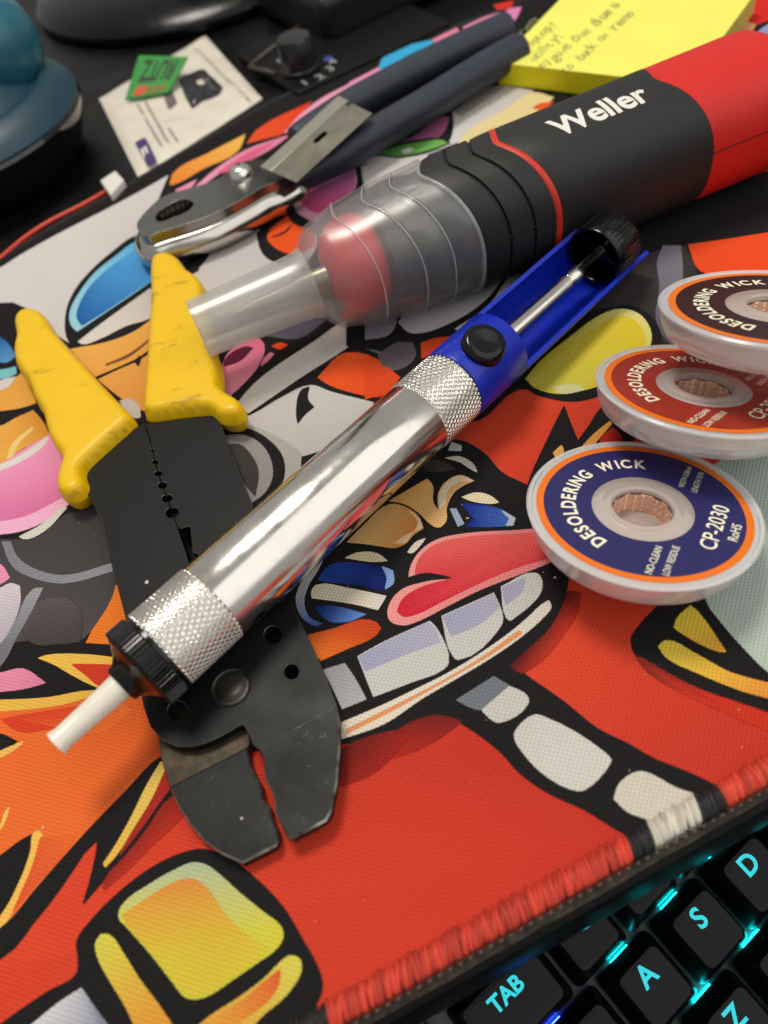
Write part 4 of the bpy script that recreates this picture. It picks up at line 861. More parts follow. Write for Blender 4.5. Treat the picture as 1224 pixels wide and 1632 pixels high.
# inside the cap: dark barrel, red nose, steel tip
iron.part('inner_barrel', *lathe([(6, 57.2), (12.0, 56.6), (14.8, 57.5), (15.8, 60), (17.0, 72), (17.0, 80)], 72, 'x'), mat('grey_inner_shell', (92, 90, 85), 0.38, 0.7, var=0.1), smooth=40)
iron.part('red_nose', *lathe([(3, 40.5), (7.5, 41), (11.2, 43), (13.4, 46.5), (14.2, 50.5), (13.6, 54), (11.5, 56.5), (6, 57.5)], 64, 'x'), mat('bright_red_nose', (226, 30, 18), 0.45), smooth=40)
iron.part('steel_tip', *lathe([(0, 10), (0.5, 10.2), (2.0, 18), (2.4, 30), (3.4, 32), (3.4, 46)], 32, 'x'), m_steel, smooth=40)
# cap shell (outer and inner wall)
def capshell(d, s0):
    V = []; prof = [(s0, 8.45), (6, 8.6), (28, 9.3), (33, 9.7), (35.2, 10.6), (37.2, 13.2), (39.5, 15.2), (43, 16.3)]
    rings = []
    for s_, r_ in prof:
        rings.append([(s_+d*.3, -(r_-d)*math.sin(2*math.pi*k/NT-math.pi/2)*1.0, 0) for k in range(NT)])
    V = []
    for s_, r_ in prof:
        for k in range(NT):
            th = 2*math.pi*k/NT; V.append((s_, (r_-d)*math.cos(th), (r_-d)*math.sin(th)))
    rr = [(50.0, .35), (54, .45)]
    lines = [(56.2, 64.6)]
    seq = [(lambda th: 46.5+0.15*wave(th), .1), (wv(49.0), .35), (wv(53.0), .45), (wv(55.2), .62), (wv(55.6), .1), (wv(56.2), .1), (wv(56.7), .5), (wv(62.0), .5), (wv(64.0), .66), (wv(64.4), .1), (wv(65.0), .1), (wv(65.5), .5), (wv(72.0), .55), (wv(73.2), .7), (wv(73.7), .55)]
    for sf, off in seq:
        for k in range(NT):
            th = 2*math.pi*k/NT; V.append(srf(sf(th), th, off-d))
    n = len(prof)+len(seq)
    return V, n
Vo, n1 = capshell(0, 0.0); Vi, n2 = capshell(1.1, 0.6)
def cap_part(name, i0, i1, m_, end0, end1):
    vo, vi = np.array(Vo).reshape(-1, NT, 3)[i0:i1+1], np.array(Vi).reshape(-1, NT, 3)[i0:i1+1]; k_ = i1-i0+1
    V = np.concatenate([vo.reshape(-1, 3), vi.reshape(-1, 3)]); o0 = k_*NT
    Fc = [[i*NT+k, i*NT+(k+1) % NT, (i+1)*NT+(k+1) % NT, (i+1)*NT+k] for i in range(k_-1) for k in range(NT)]
    Fc += [[o0+i*NT+k, o0+(i+1)*NT+k, o0+(i+1)*NT+(k+1) % NT, o0+i*NT+(k+1) % NT] for i in range(k_-1) for k in range(NT)]
    e1, e2 = (k_-1)*NT, o0+(k_-1)*NT
    if end0: Fc += [[k, o0+k, o0+(k+1) % NT, (k+1) % NT] for k in range(NT)]
    if end1: Fc += [[e1+k, e1+(k+1) % NT, e2+(k+1) % NT, e2+k] for k in range(NT)]
    return iron.part(name, V, Fc, m_, smooth=40)
cap_part('cap_nozzle', 0, 4, m_cap2, True, False)
cc_ = cap_part('clear_cap', 4, n1-1, m_cap, False, True)
rp = [np.array(srf(wv(73.7)(2*math.pi*k/NT), 2*math.pi*k/NT, 0.05)) for k in range(NT)]; V = []
for i, q in enumerate(rp):
    tq = rp[(i+1) % NT]-rp[i-1]; tq /= np.linalg.norm(tq); nq = q*[0, 1, 1]; nq /= np.linalg.norm(nq); bq_ = np.cross(tq, nq)
    for k in range(8): V.append(q+0.58*(math.cos(k*math.pi/4)*nq+math.sin(k*math.pi/4)*bq_))
m_lip = clear('clear_lip_plastic', (236, 237, 240), 0.42, 0.15, 0.5, 0.4)
iron.part('cap_lip', V, grid(NT, 8, True, True), m_lip, parent=cc_, smooth=180)
for s0 in (47.5, 55.9, 64.7):
    rp = [np.array(srf((46.8+0.6*wave(2*math.pi*k/NT)) if s0 < 50 else wv(s0)(2*math.pi*k/NT), 2*math.pi*k/NT, 0.5)) for k in range(NT)]; V = []
    for i, q in enumerate(rp):
        tq = rp[(i+1) % NT]-rp[i-1]; tq /= np.linalg.norm(tq); nq = q*[0, 1, 1]; nq /= np.linalg.norm(nq); bq_ = np.cross(tq, nq)
        for k in range(6): V.append(q+0.24*(math.cos(k*math.pi/3)*nq+math.sin(k*math.pi/3)*bq_))
    iron.part('moulded_ridge', V, grid(NT, 6, True, True), m_lip, parent=cc_, smooth=180)

# ------------------------------------------------------------------ desoldering wick spools
def spool(label, key, c, tilt, dirpx, scale, number, group='desoldering wick spools'):
    n = np.array([math.sin(R(tilt[0])), math.sin(R(tilt[1])), 1.0]); n /= np.linalg.norm(n); c = np.array(c, float)
    # reading direction of the label, from the way its lettering runs
    d0 = c-CAM; u0 = IW/2+FPX*(d0@_R)/(d0@_F); v0 = IH/2-FPX*(d0@_U)/(d0@_F)
    dd = ray(u0+dirpx[0], v0+dirpx[1]); q = CAM+dd*(((c-CAM)@n)/(dd@n)); x = q-c; x /= np.linalg.norm(x); y = np.cross(n, x)
    TH = 7.4
    t = Thing('wick_spool', label, 'solder wick spool', c-n*TH*scale, np.stack([x, y, n], 1), group)
    k = scale
    def L(prof, nn=96): v, f = lathe(prof, nn); return v*k, f
    t.part('hub_ring', *L([(6.6, 6.4), (6.6, 7.5), (7.0, 7.95), (8.2, 7.95), (8.7, 7.6), (9.2, 7.5), (11.1, 7.5), (11.3, 7.36)]), m_hub, smooth=40)
    t.part('top_flange', *L([(11.2, 7.35), (24.4, 7.35), (24.7, 7.7), (25.3, 7.75), (25.75, 7.35), (25.7, 6.9), (25.2, 6.5), (24.8, 6.3), (7.0, 6.4)]), m_spool, smooth=40)
    t.part('side_wall', *L([(25.2, 6.6), (24.9, 4.6), (24.3, 2.4), (23.5, 0.9), (22.7, 0.25), (21.5, 0.0)]), m_spool, smooth=60)
    t.part('bottom_flange', *L([(21.6, 0.0), (6.7, 0.0), (6.7, 1.0), (21.8, 1.0)]), m_spool, smooth=40)
    V, Fc = [], []
    nn_, rows = 72, 14                                   # wound braid: ring after ring
    for i in range(rows+1):
        z = 1.2+5.1*i/rows
        for j in range(nn_):
            a = 2*math.pi*j/nn_; rr = 6.35+0.18*math.sin(i*math.pi*1.0+j*0.9)+0.1*math.sin(j*2.3+i); V.append((rr*math.cos(a), rr*math.sin(a), z))
    Fc = grid(rows+1, nn_, False, True)
    n0 = len(V)
    for i in range(rows+1):
        z = 1.2+5.0*i/rows
        for j in range(nn_):
            a = 2*math.pi*j/nn_; rr = 20.5+0.3*math.sin(i*2.1+j*0.4); V.append((rr*math.cos(a), rr*math.sin(a), z))
    Fc += [[q_+n0 for q_ in f_] for f_ in grid(rows+1, nn_, False, True)]
    t.part('hub_floor', *L([(6.7, 1.3), (3.0, 1.25), (2.9, 1.6), (0.0, 1.6)], 48), m_hub, smooth=40)
    t.part('copper_wick', np.array(V)*k, Fc, m_cop, smooth=60)
    lab = t.part('label', *L([(11.0, 7.44), (21.9, 7.44)], 128), m_lab[key], smooth=0)
    t.part('orange_ring', *L([(21.88, 7.46), (23.5, 7.46)], 128), m_orange, parent=lab, smooth=0)
    Z = 7.50; parts = []
    def put(s, size, cx_, cy_, ang=0, bold=0.0, xs=1.0):
        v, f, w_ = text(s, size, bold, xs=xs)
        if not len(v): return
        v[:, 1] -= size*.35; a = R(ang); m_ = np.array([[math.cos(a), -math.sin(a)], [math.sin(a), math.cos(a)]]); v[:, :2] = v[:, :2]@m_.T+[cx_, cy_]; v[:, 2] = Z; parts.append((v, f))
    s = 'DESOLDERING WICK'; ws = [(text(ch, 4.5, 0.15, xs=.82)[2] if ch != ' ' else 1.6)+0.42 for ch in s]; tot = sum(ws); a = R(166); rad = 16.4; span = R(166-12)
    for ch, w_ in zip(s, ws):
        am = a-span*w_/tot/2
        if ch != ' ': put(ch, 4.5, rad*math.cos(am), rad*math.sin(am), math.degrees(am)-90, 0.15, .82)
        a -= span*w_/tot
    if number: put(number, 5.0, 0.6, -15.4, 0, 0.05, .9)
    put('RoHS', 2.9, 0.6, -19.6, 0, 0.03, .9)
    put('NO-CLEAN', 2.15, -15.6, -6.4, 0, 0.02, .85); put('LOW RESIDUE', 2.15, -14.2, -9.6, 0, 0.01, .72)
    put('WIDTH 0.08inch', 1.9, 15.6, -5.8, 0, 0.0, .66); put('LENGTH 10 Ft', 1.9, 14.8, -8.8, 0, 0.0, .72)
    v, f = merge(*parts); t.part('label_lettering', v*k, f, m_cream, parent=lab, smooth=0)
    return t
spool('spool of desoldering wick with navy blue label, nearest and lowest of the three', 'blue', (54.9, 95.5, 12.5), (10.5, 11.2), (38, -82), 23/23.5, 'CP-2030')
spool('spool of desoldering wick with brick red label, leaning on the blue one', 'red', (80.4, 121.2, 16.4), (14.6, 17.2), (46, -30), 22.8/23.5, 'CP-2530')
spool('spool of desoldering wick with black label, hindmost of the three', 'black', (98.0, 126.2, 30.6), (10.7, 18.6), (6, -60), 23.6/23.5, '')

# ------------------------------------------------------------------ slip-joint pliers
Q_ = lambda p: T(200, 220, .2288, p)
ph = at(383, 290); pl = Thing('pliers', 'chrome slip-joint pliers with dark navy dipped grips lying behind the soldering iron', 'pliers', (ph[0], ph[1], 0))
top = Q_([(72, 605), (100, 555), (170, 478), (258, 402), (390, 362), (520, 330), (640, 285), (730, 228), (800, 165), (900, 150), (1040, 150), (1150, 170), (1180, 240), (1060, 300), (960, 335), (860, 400), (700, 488), (560, 552), (400, 606), (250, 650), (128, 694), (92, 655)])
tw = resample(chaikin(ats(top, 13.0)[:, :2], 2), 150, True)
slot = ats(Q_([(200, 560), (225, 510), (300, 462), (400, 418), (470, 440), (478, 470), (420, 520), (330, 550), (240, 590)]), 13.0)
pl.part('jaw_face', *plate(tw, [resample(chaikin(slot[:, :2], 2), 40, True)], 9.6, 13.0), m_jaw, world=True, smooth=30, bevel=0.5)
# lower body: bellied chrome flank
o2 = tw; rows = [(0.3, 9.75), (-1.0, 9.3), (-2.4, 8.2), (-3.5, 6.4), (-3.9, 4.4), (-3.3, 2.4), (-1.8, 0.8), (0, 0.2)]; V = []
for d, z in rows: V += [(x, y, z) for x, y in offset(o2, d)]
nn_ = len(o2); Fc = grid(len(rows), nn_, False, True)+[list(range(nn_)), [(len(rows)-1)*nn_+i for i in range(nn_)]]
pl.part('jaw_body', V, Fc, m_steel2, world=True, smooth=60)
parts = []
for k in range(6):
    a = at(*Q_([(250+36*k, 548-17*k)])[0], 11.5); b = at(*Q_([(266+36*k, 500-17*k)])[0], 11.5)
    parts.append(tube([a-np.array([0, 0, 0.6]), b-np.array([0, 0, 0.6])], 0.8, 6))
pl.part('jaw_teeth', *merge(*parts), m_rust, world=True, smooth=40)
bc = at(*Q_([(800, 245)])[0], 13.5)
v, f = lathe([(4.6, -1), (4.6, 0.6), (4.2, 1.6), (3.4, 2.7), (2.2, 3.3), (0, 3.5)], 36); pl.part('pivot_bolt', v+[bc[0], bc[1], 13.0], f, m_chrome, world=True, smooth=50)
for path in ([(470, 222), (520, 190), (577, 157), (650, 119), (720, 85), (785, 55), (812, 43)], [(462, 291), (510, 266), (550, 246), (612, 206), (680, 168), (749, 124), (805, 91), (832, 76)]):
    P = chaikin(ats(path, 8.5), 3, False); n = len(P); t = np.linspace(0, 1, n)
    r_ = np.interp(t, [0, .12, .3, .7, .93, .98, 1], [4.4, 5.2, 6.0, 6.4, 6.3, 5.0, 1.5]); pl.part('grip', *tube(P, r_, 24), m_navy, world=True, smooth=180)

# ------------------------------------------------------------------ razor blade
bz = 17.4
bq = ats([(540, 155), (593, 181), (473, 291), (417, 267)], bz); bz_c = bq.mean(0)
rz = Thing('razor_blade', 'single-edge steel razor blade lying across the pliers', 'razor blade', bz_c)
def bl_(u, v): return (bq[0]*(1-u)*(1-v)+bq[1]*(1-u)*v+bq[3]*u*(1-v)+bq[2]*u*v)      # u along, v from spine to edge
ol = np.array([bl_(u, v)[:2] for u, v in [(0, 0), (0, .28), (.05, .30), (.05, .40), (0, .42), (0, 1), (1, 1), (1, 0)]])
hl = np.array([bl_(u, v)[:2] for u, v in [(.40, .47), (.43, .44), (.53, .44), (.56, .47), (.56, .55), (.53, .58), (.43, .58), (.40, .55)]])
rz.part('blade', *plate(ol, [hl], bz-0.12, bz+0.12), m_steel, world=True, smooth=20)
V, Fc = extrude(np.array([bl_(-.004, -.02)[:2], bl_(-.004, .30)[:2], bl_(1.004, .30)[:2], bl_(1.004, -.02)[:2]]), bz-0.45, bz+0.5)
m_spine = mat('folded_steel_spine', (186, 184, 168), 0.4, 0.85, var=0.08, vscale=150)
rz.part('spine', V, Fc, m_spine, world=True, smooth=20, bevel=0.2)

# ------------------------------------------------------------------ sticky note pad
n0, n1 = at(795, 134, 0), at(921, 150, 0); nx = (n1-n0)/np.linalg.norm(n1-n0); ny = np.array([-nx[1], nx[0], 0])
pad = Thing('sticky_note_pad', 'yellow sticky note pad with handwriting behind the soldering iron', 'note pad', n0, np.stack([nx, ny, [0, 0, 1]], 1))
PT = 8.6; PS = 76.0
pad.part('sheet_stack', *box(0.0, PS, 0.3, PS, 0.0, PT-0.3), m_edge, smooth=0, bevel=0.2)
pad.part('glue_edge', *box(0.0, PS, 0.05, 0.35, 0.02, PT-0.32), m_paper2, smooth=0)
V = []; ng = 24
for i in range(ng+1):
    for j in range(ng+1):
        x, y = PS*i/ng, 0.05+(PS-0.05)*j/ng; V.append((x, y, PT-0.25+0.7*(j/ng)**2*(0.4+0.6*i/ng)))
pad.part('top_sheet', V, [f[::-1] for f in grid(ng+1, ng+1)], m_paper, smooth=180)
la, lb = pad.w2l(at(866, 112, PT)), pad.w2l(at(985, 10, PT)); ta = math.atan2(lb[1]-la[1], lb[0]-la[0])
wr = []; hw = random.Random(3)
for s_, px, py, sz in (('urgent', 826, 60, 6.6), ('laptop!', 845, 76, 6.6), ('utility!', 854, 96, 6.6), ('Figure out blue u', 868, 112, 7.2), ('to back or remo', 906, 114, 7.0)):
    l0 = pad.w2l(at(px, py, PT)); a = ta; cx_ = 0.0; by = 0.0
    for ch in s_:
        if ch == ' ': cx_ += sz*.45; continue
        v, f, w_ = text(ch, sz*(0.85+0.35*hw.random()), -0.02, shear=0.35); v[:, 0] -= v[:, 0].min(); by += hw.uniform(-.35, .35); by *= .8; r_ = hw.uniform(-.22, .22)
        q = np.array([(cx_+(x*math.cos(r_)-y*math.sin(r_))*1.05, by+x*math.sin(r_)+y*math.cos(r_), 0) for x, y, _ in v]); cx_ += w_*0.98+0.1
        v = np.array([(l0[0]+x*math.cos(a)-y*math.sin(a), l0[1]+x*math.sin(a)+y*math.cos(a), 0) for x, y, _ in q])
        for t_ in v: t_[2] = PT-0.2+0.7*(max(t_[1], 0)/PS)**2
        wr.append((v, f))
pad.part('handwriting', *merge(*wr), m_ink, smooth=0)

# ------------------------------------------------------------------ white packet on the desk
X2 = lambda p: T(150, 50, .2288, p)
pq = ats([(156, 153), (326, 53), (417, 153), (219, 280)], -1.5); pc = pq.mean(0)
bag = Thing('plastic_packet', 'small white plastic packet with dark gadget picture and purple corner tag', 'packet', (pc[0], pc[1], -3.2))
def bagz(x, y): return -1.3+0.55*math.sin(x*.11+.6)*math.cos(y*.09)+0.35*math.sin(x*.31+y*.23)+0.2*math.sin(x*.05-y*.4)
def bagp(u, v): return pq[0]*(1-u)*(1-v)+pq[1]*u*(1-v)+pq[2]*u*v+pq[3]*(1-u)*v
V = []; ng = 30
for i in range(ng+1):
    for j in range(ng+1):
        p = bagp(i/ng, j/ng); e = min(i, j, ng-i, ng-j)/ng; V.append((p[0], p[1], -3.1+(bagz(p[0], p[1])+3.1)*min(1, e*14+.25)))
n0_ = len(V); V += [(p[0], p[1], -3.15) for p in V]
Fg = grid(ng+1, ng+1); Fc = [f for f in Fg]+[[i+n0_ for i in f[::-1]] for f in Fg]
rim = [i*(ng+1) for i in range(ng+1)]+[ng*(ng+1)+j for j in range(1, ng+1)]+[i*(ng+1)+ng for i in range(ng-1, -1, -1)]+[j for j in range(ng-1, 0, -1)]
Fc += [[rim[k], rim[(k+1) % len(rim)], rim[(k+1) % len(rim)]+n0_, rim[k]+n0_] for k in range(len(rim))]
bag.part('bag', V, Fc, m_bag, world=True, smooth=60)
def bprint(name, polys, m_, lift=0.4, parent=None):
    ps = []
    for p in polys:
        w_ = resample(ats(p, -1.2), 24, True); V_ = [(x, y, bagz(x, y)+lift) for x, y, _ in w_]; c_ = np.mean(V_, 0); c_[2] = bagz(c_[0], c_[1])+lift
        V_ = V_+[tuple(c_)]; ps.append((np.array(V_), [[i, (i+1) % 24, 24] for i in range(24)]))
    return bag.part(name, *merge(*ps), m_, parent=parent, world=True, smooth=0)
m_pic = mat('dark_gadget_print', (40, 40, 46), 0.4, var=0.7, vscale=260, dark=(14, 14, 16)); m_pur = mat('purple_print', (66, 40, 104), 0.4); m_mauve = mat('mauve_print', (120, 98, 104), 0.5, var=0.3, vscale=300)
bprint('gadget_picture', [X2([(590, 340), (760, 250), (905, 410), (880, 445), (760, 490), (685, 545), (640, 470)])], m_pic)
bprint('gadget_highlight', [X2([(720, 300), (750, 295), (860, 420), (830, 430)])], m_grey, 0.5)
bprint('small_picture', [X2([(470, 420), (540, 400), (580, 500), (515, 535)])], m_mauve)
tg = bprint('purple_tag', [X2([(285, 780), (360, 745), (440, 905), (375, 945)])], m_pur)
bprint('tag_lettering', [X2([(328, 830), (344, 822), (362, 880), (348, 888)]), X2([(352, 818), (366, 812), (392, 878), (378, 884)])], m_white, 0.55, tg)
bprint('text_lines', [X2([(a, b), (a+14, b-6), (c, d-6), (c-14, d)]) for a, b, c, d in ((290, 500, 490, 830), (345, 480, 535, 800), (515, 680, 590, 775))], mat('faded_print', (150, 142, 132), 0.6), 0.35)
bprint('seal_line', [X2([(690, 110), (705, 102), (1100, 490), (1085, 500)]), X2([(720, 118), (728, 112), (735, 124), (724, 130)])], mat('seal_crease', (190, 182, 172), 0.5), 0.35)
# green tag lying tilted on the packet
gq = [at(199, 158, 0.4), at(268, 147, 0.6), at(300, 90, 8.5), at(221, 88, 8.5)]
gt = Thing('green_tag', 'small green plastic tag with dark letters lying on the white packet', 'tag', np.mean(gq, 0)*[1, 1, 0]+[0, 0, 0.3])
gu = np.cross(gq[1]-gq[0], gq[3]-gq[0]); gu /= np.linalg.norm(gu)
dg_ = ray(299, 90); gq[2] = CAM+dg_*(((gq[0]-CAM)@gu)/(dg_@gu))
m_grn = mat('green_plastic', (32, 142, 48), 0.4, var=0.12, vscale=90); m_dg = mat('dark_green_print', (10, 48, 18), 0.5)
V = np.array([q for q in gq]+[q-gu*0.9 for q in gq]); gp = gt.part('plate', V, [[0, 1, 2, 3], [7, 6, 5, 4], [0, 4, 5, 1], [1, 5, 6, 2], [2, 6, 7, 3], [3, 7, 4, 0]], m_grn, world=True, smooth=0, bevel=0.2)
gl = lambda u, v, l=0.08: (gq[0]*(1-u)*(1-v)+gq[1]*u*(1-v)+gq[2]*u*v+gq[3]*(1-u)*v)+gu*l
v, f, w_ = text('RUTZ', 10, 0.35); v[:, 0] = v[:, 0]/w_; v[:, 1] /= 7.2
gt.part('lettering', [gl(0.53-x*.72, 0.88-y*.52) for x, y, _ in v], [q[::-1] for q in f], m_dg, parent=gp, world=True, smooth=0)
gt.part('orange_mark', [gl(u, v_) for u, v_ in ((.16, .04), (.42, .04), (.44, .26), (.2, .26))], [[0, 1, 2, 3]], mat('orange_print', (206, 72, 36), 0.5), parent=gp, world=True, smooth=0)
gt.part('olive_mark', [gl(u, v_) for u, v_ in ((.44, .04), (.9, .04), (.86, .26), (.46, .26))], [[0, 1, 2, 3]], mat('olive_print', (110, 110, 30), 0.5), parent=gp, world=True, smooth=0)

# ------------------------------------------------------------------ wire with white connector
cw = at(180, 300, -1); wl = Thing('wire_lead', 'red and black wire pair ending in a small white connector plug', 'wire', (cw[0], cw[1], -3.2))
m_wr = mat('red_wire', (206, 52, 24), 0.4); m_wk = mat('black_wire', (16, 15, 15), 0.4)
wl.part('red_conductor', *tube(chaikin(ats([(168, 306), (130, 328), (80, 352), (40, 378), (12, 402), (-10, 420), (-80, 470)], -0.6), 3, False), 0.95, 10), m_wr, world=True, smooth=180)
wl.part('black_conductor', *tube(chaikin(ats([(174, 314), (130, 344), (80, 366), (44, 388), (20, 410), (-10, 440), (-80, 500)], -1.6), 3, False), 0.95, 10), m_wk, world=True, smooth=180)
cq = ats([(162, 293), (186, 277), (200, 292), (178, 316)], 1.0); V, Fc = extrude(cq, -3.1, 2.6); wl.part('connector', V, Fc, mat('white_nylon', (226, 222, 214), 0.4, sss=0.2), world=True, smooth=0, bevel=0.5)

# ------------------------------------------------------------------ dark things at the back of the desk
DZ = -3.2
tb = Thing('round_canister', 'teal topped round canister with glossy black side at the left edge', 'canister', (-134, 375, DZ))
m_teal = mat('teal_plastic', (13, 56, 72), 0.45, var=0.1, vscale=30); m_gloss = mat('glossy_black', (11, 11, 12), 0.10, spec=0.7); m_tl = mat('pale_teal_plastic', (36, 100, 118), 0.3, var=0.1, vscale=20)
tb.part('black_side', *lathe([(0, 0), (45, 0), (48, 2), (51, 8), (54.5, 16), (56, 21), (55, 22.5)], 96), m_gloss, smooth=40)
tb.part('teal_lid', *lathe([(55, 22), (55.5, 23.5), (53, 27), (46, 31), (43, 31.5), (41, 30.3), (37, 30.3), (35, 32), (28, 35), (24, 36)], 96), m_teal, smooth=40)
pk = at(-30, 60, 42); v, f = lathe([(19, 28), (22, 36), (22.5, 44), (20, 52), (14, 57), (7, 59), (0, 59.5)], 72); tb.part('pale_knob', v+[pk[0]+134, pk[1]-375, 0], f, m_tl, smooth=40)
p0 = at(330, -20, 0); ds = Thing('monitor_foot', 'glossy black round monitor foot at the top edge', 'monitor foot', (p0[0]-6, p0[1]+40, DZ))
m_foot = mat('black_lacquer', (8, 9, 13), 0.22, spec=0.25, rvar=0.05)
ds.part('disc', *lathe([(0, 0), (92, 0), (95, 2), (95, 5), (90, 10), (60, 14), (25, 16)], 96), m_foot, smooth=40)
ds.part('post', *lathe([(25, 15.5), (20, 24), (18, 60), (18, 300)], 64), m_foot, smooth=40)
kn = at(478, 104, 3); ku = Thing('control_unit', 'black control unit with a numbered dial at the back of the desk', 'control unit', (kn[0], kn[1], DZ), np.array([[.94, -.34, 0], [.34, .94, 0], [0, 0, 1.0]]))
ku.part('housing', *box(-12, 70, -19, 45, 0, 4.6), mat('matte_black', (7, 7, 8), 0.5, var=0.2, spec=0.2), smooth=0, bevel=1.2)
ku.part('knob', *lathe([(9.2, 4.6), (9.2, 6), (8.4, 6.6), (7.9, 17.5), (7.2, 18.4), (0, 18.6)], 48), mat('knob_plastic', (24, 24, 28), 0.28), smooth=40)
dl = []
for s_, a, r_ in (('1', -112, 14.5), ('2', -82, 14.5), ('3', -52, 14.5), ('4', -26, 14.5)):
    v, f, w_ = text(s_, 7.4, 0.15); v[:, 1] -= 2.6; dl.append((np.array([(x+r_*math.cos(R(a)), y+r_*math.sin(R(a)), 4.75) for x, y, _ in v]), f))
ku.part('dial_numbers', *merge(*dl), mat('dim_white_print', (150, 150, 148), 0.6), smooth=0)
v, f = extrude(resample(np.array([(-4, 13), (4, 13), (4, 18), (-4, 18)], float), 16, True), 4.62, 4.8); ku.part('dial_icon', v, f, mat('grey_icon', (130, 130, 134), 0.5), smooth=0)
v, f = lathe([(0, 5.0), (2.0, 5.0), (2.4, 4.6)], 20); ku.part('blue_lamp', v+[13.5, -2.2, 0], f, mat('violet_lamp', (70, 76, 150), 0.3), smooth=40)
tr = [at(398, 106, 1.7), at(500, 24, 1.7)]; tr2 = at(440, 118, 1.7)
ku.part('trim_highlight', *merge(tube([tr[0], tr[1]], 1.1, 8), tube([tr[0], tr2], 1.1, 8)), mat('brown_trim_highlight', (66, 54, 42), 0.5), world=True, smooth=180)  # worn trim line whose brown colour stands for the panel's edge highlight
bx0 = at(640, 40, 0); pb = Thing('power_box', 'matte black box with rounded corners behind the pliers grips', 'power box', (bx0[0]+8, bx0[1]+52, DZ), np.array([[.92, -.38, 0], [.38, .92, 0], [0, 0, 1.0]]))
m_box = mat('charcoal_box', (20, 20, 22), 0.45, var=0.15, vscale=60)
pb.part('case', *box(-60, 60, -30, 40, 0, 22), m_box, smooth=30, bevel=5, bseg=4)
pb.part('lid_rim', *box(-52, 52, -24, 34, 21.9, 23.2), m_gloss, smooth=30, bevel=0.5)

# ------------------------------------------------------------------ keyboard on the tray
KA, KT = R(26.386), R(14.19); U1 = 19.05
kx_ = np.array([math.cos(KA), math.sin(KA), 0]); ky_ = np.array([-math.sin(KA)*math.cos(KT), math.cos(KA)*math.cos(KT), math.sin(KT)]); kz_ = np.cross(kx_, ky_)
K0 = np.array([30.863, 19.249, -67.55])-ky_*3.8
kb = Thing('keyboard', 'black keyboard with cyan glowing legends below the desk edge', 'keyboard', K0, np.stack([kx_, ky_, kz_], 1))
kb.part('case', *merge(box(-2.42*U1-4, 6.2*U1, -2.6*U1, 2.6*U1, -22, -12.2)), m_case, smooth=0, bevel=1.5)
kb.part('switch_plate', *box(-2.42*U1-1, 6.1*U1, -2.5*U1, 2.5*U1, -12.4, -12.0), m_plate, smooth=0)
kb.part('case_rim', *merge(box(-2.42*U1-5, -2.42*U1-1.2, -2.7*U1, 2.7*U1, -22, -5), box(-2.42*U1-5, 6.2*U1, 2.55*U1, 2.75*U1, -22, -5)), m_case, smooth=0, bevel=1.2)
def keycap(wu):
    w_ = wu*U1/2; V = []
    for dx, y0, y1, z in ((w_-0.5, -9.0, 9.0, -9.2), (w_-0.7, -8.8, 8.9, -7.5), (w_-2.7, -6.3, 7.6, -0.9), (w_-3.2, -5.8, 7.1, -0.1), (w_-4.2, -4.8, 6.1, 0.0)):
        loop = []
        for cx_, cy_, a0_ in ((1, 1, 0), (-1, 1, 90), (-1, -1, 180), (1, -1, 270)):
            rr = 1.6
            for k in range(5):
                a = R(a0_+22.5*k); loop.append((cx_*(dx-rr)+rr*math.cos(a), ((y1-rr) if cy_ > 0 else (y0+rr))+rr*math.sin(a), z))
        V += loop
    Fc = grid(5, 20, False, True)+[[80+i for i in range(20)]]
    me = make('key', V, Fc, m_key, smooth=35); return me
proto = {}
def key(x, y, wu, leg):
    if wu not in proto:
        o = keycap(wu); proto[wu] = o; 
    else:
        o = proto[wu].copy(); sc.collection.objects.link(o)
    o.parent = kb.o; o.location = (x*U1*S, y*U1*S, 0); o.name = 'key'
    if leg:
        v, f, w_ = text(leg, 6.6 if len(leg) == 1 else 5.2, 0.16); v[:, 1] += 3.8-2.3; v[:, 2] = 0.06
        l = make('legend', v, f, m_leg, smooth=0); l.parent = o
    blue = (x < -0.9); 
    v, f = box(-3.0 if wu < 1.3 else -5, 3.0 if wu < 1.3 else 5, 7.2, 8.7, -12.0, -10.6)
    l = make('key_light', v, f, m_led2 if blue else m_led, smooth=0); l.parent = o
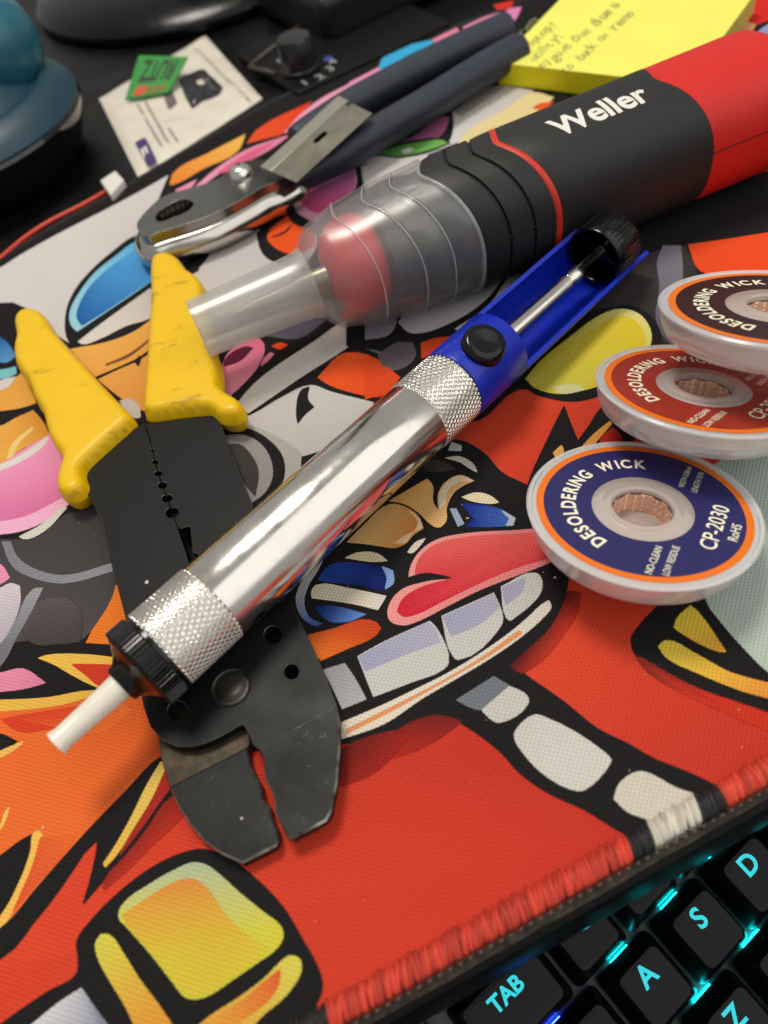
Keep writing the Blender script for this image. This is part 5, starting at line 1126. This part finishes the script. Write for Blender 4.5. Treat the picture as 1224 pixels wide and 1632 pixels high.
for y, row in ((2, [(-1.75, 1, '1'), (-.75, 1, '2'), (.25, 1, '3'), (1.25, 1, '4'), (2.25, 1, '5')]),
               (1, [(-1.5, 1.5, 'TAB'), (-.25, 1, 'Q'), (.75, 1, 'W'), (1.75, 1, 'E'), (2.75, 1, 'R'), (3.75, 1, 'T')]),
               (0, [(-1.375, 1.75, 'CAPS'), (0, 1, 'A'), (1, 1, 'S'), (2, 1, 'D'), (3, 1, 'F'), (4, 1, 'G')]),
               (-1, [(-1.125, 2.25, 'SHIFT'), (.5, 1, 'Z'), (1.5, 1, 'X'), (2.5, 1, 'C'), (3.5, 1, 'V')]),
               (-2, [(-1.625, 1.25, 'CTRL'), (-.375, 1.25, ''), (.875, 1.25, 'ALT'), (4.4, 1.25, '')])):
    for x, wu, lg_ in row: key(x, y, wu, lg_)

# ------------------------------------------------------------------ lint and crumbs on the mat
V, Fc = [], []
def flake(c_, r_):
    n0 = len(V); k_ = 5; a0 = random.random()*6
    for k in range(k_): V.append((c_[0]+r_*(0.5+random.random())*math.cos(a0+k*1.257), c_[1]+r_*(0.5+random.random())*math.sin(a0+k*1.257), c_[2]))
    V.append((c_[0], c_[1], c_[2]+r_*0.7)); Fc.extend([[n0+k, n0+(k+1) % k_, n0+k_] for k in range(k_)])
for _ in range(90):
    px, py = random.uniform(0, 1224), random.uniform(430, 1560); q = at(px, py, 0)
    if (q-edge_pt(0, 5))@en < 0: continue
    flake((q[0], q[1], -0.12), random.uniform(0.04, 0.13))
for px, py, r_ in ((234, 928, 0.5), (385, 1304, 0.25), (745, 826, 0.4), (68, 1319, 0.3), (884, 920, 0.35)):
    z = 5.7 if px < 400 and py < 1310 and px > 200 else -0.1; q = at(px, py, z); flake((q[0], q[1], z), r_)
for _ in range(26):
    t_ = random.uniform(-0.9, 1.2); s__ = random.uniform(17, 82); q = pump.l2w([s__, -9.74*math.sin(t_), 9.74*math.cos(t_)]); flake(tuple(q), random.uniform(0.06, 0.16))
lint = make('lint', V, Fc, mat('pale_lint', (216, 210, 200), 0.9), smooth=0)
tag(lint, 'tiny pale specks of lint and crumbs scattered over the mat', 'lint', kind='stuff')
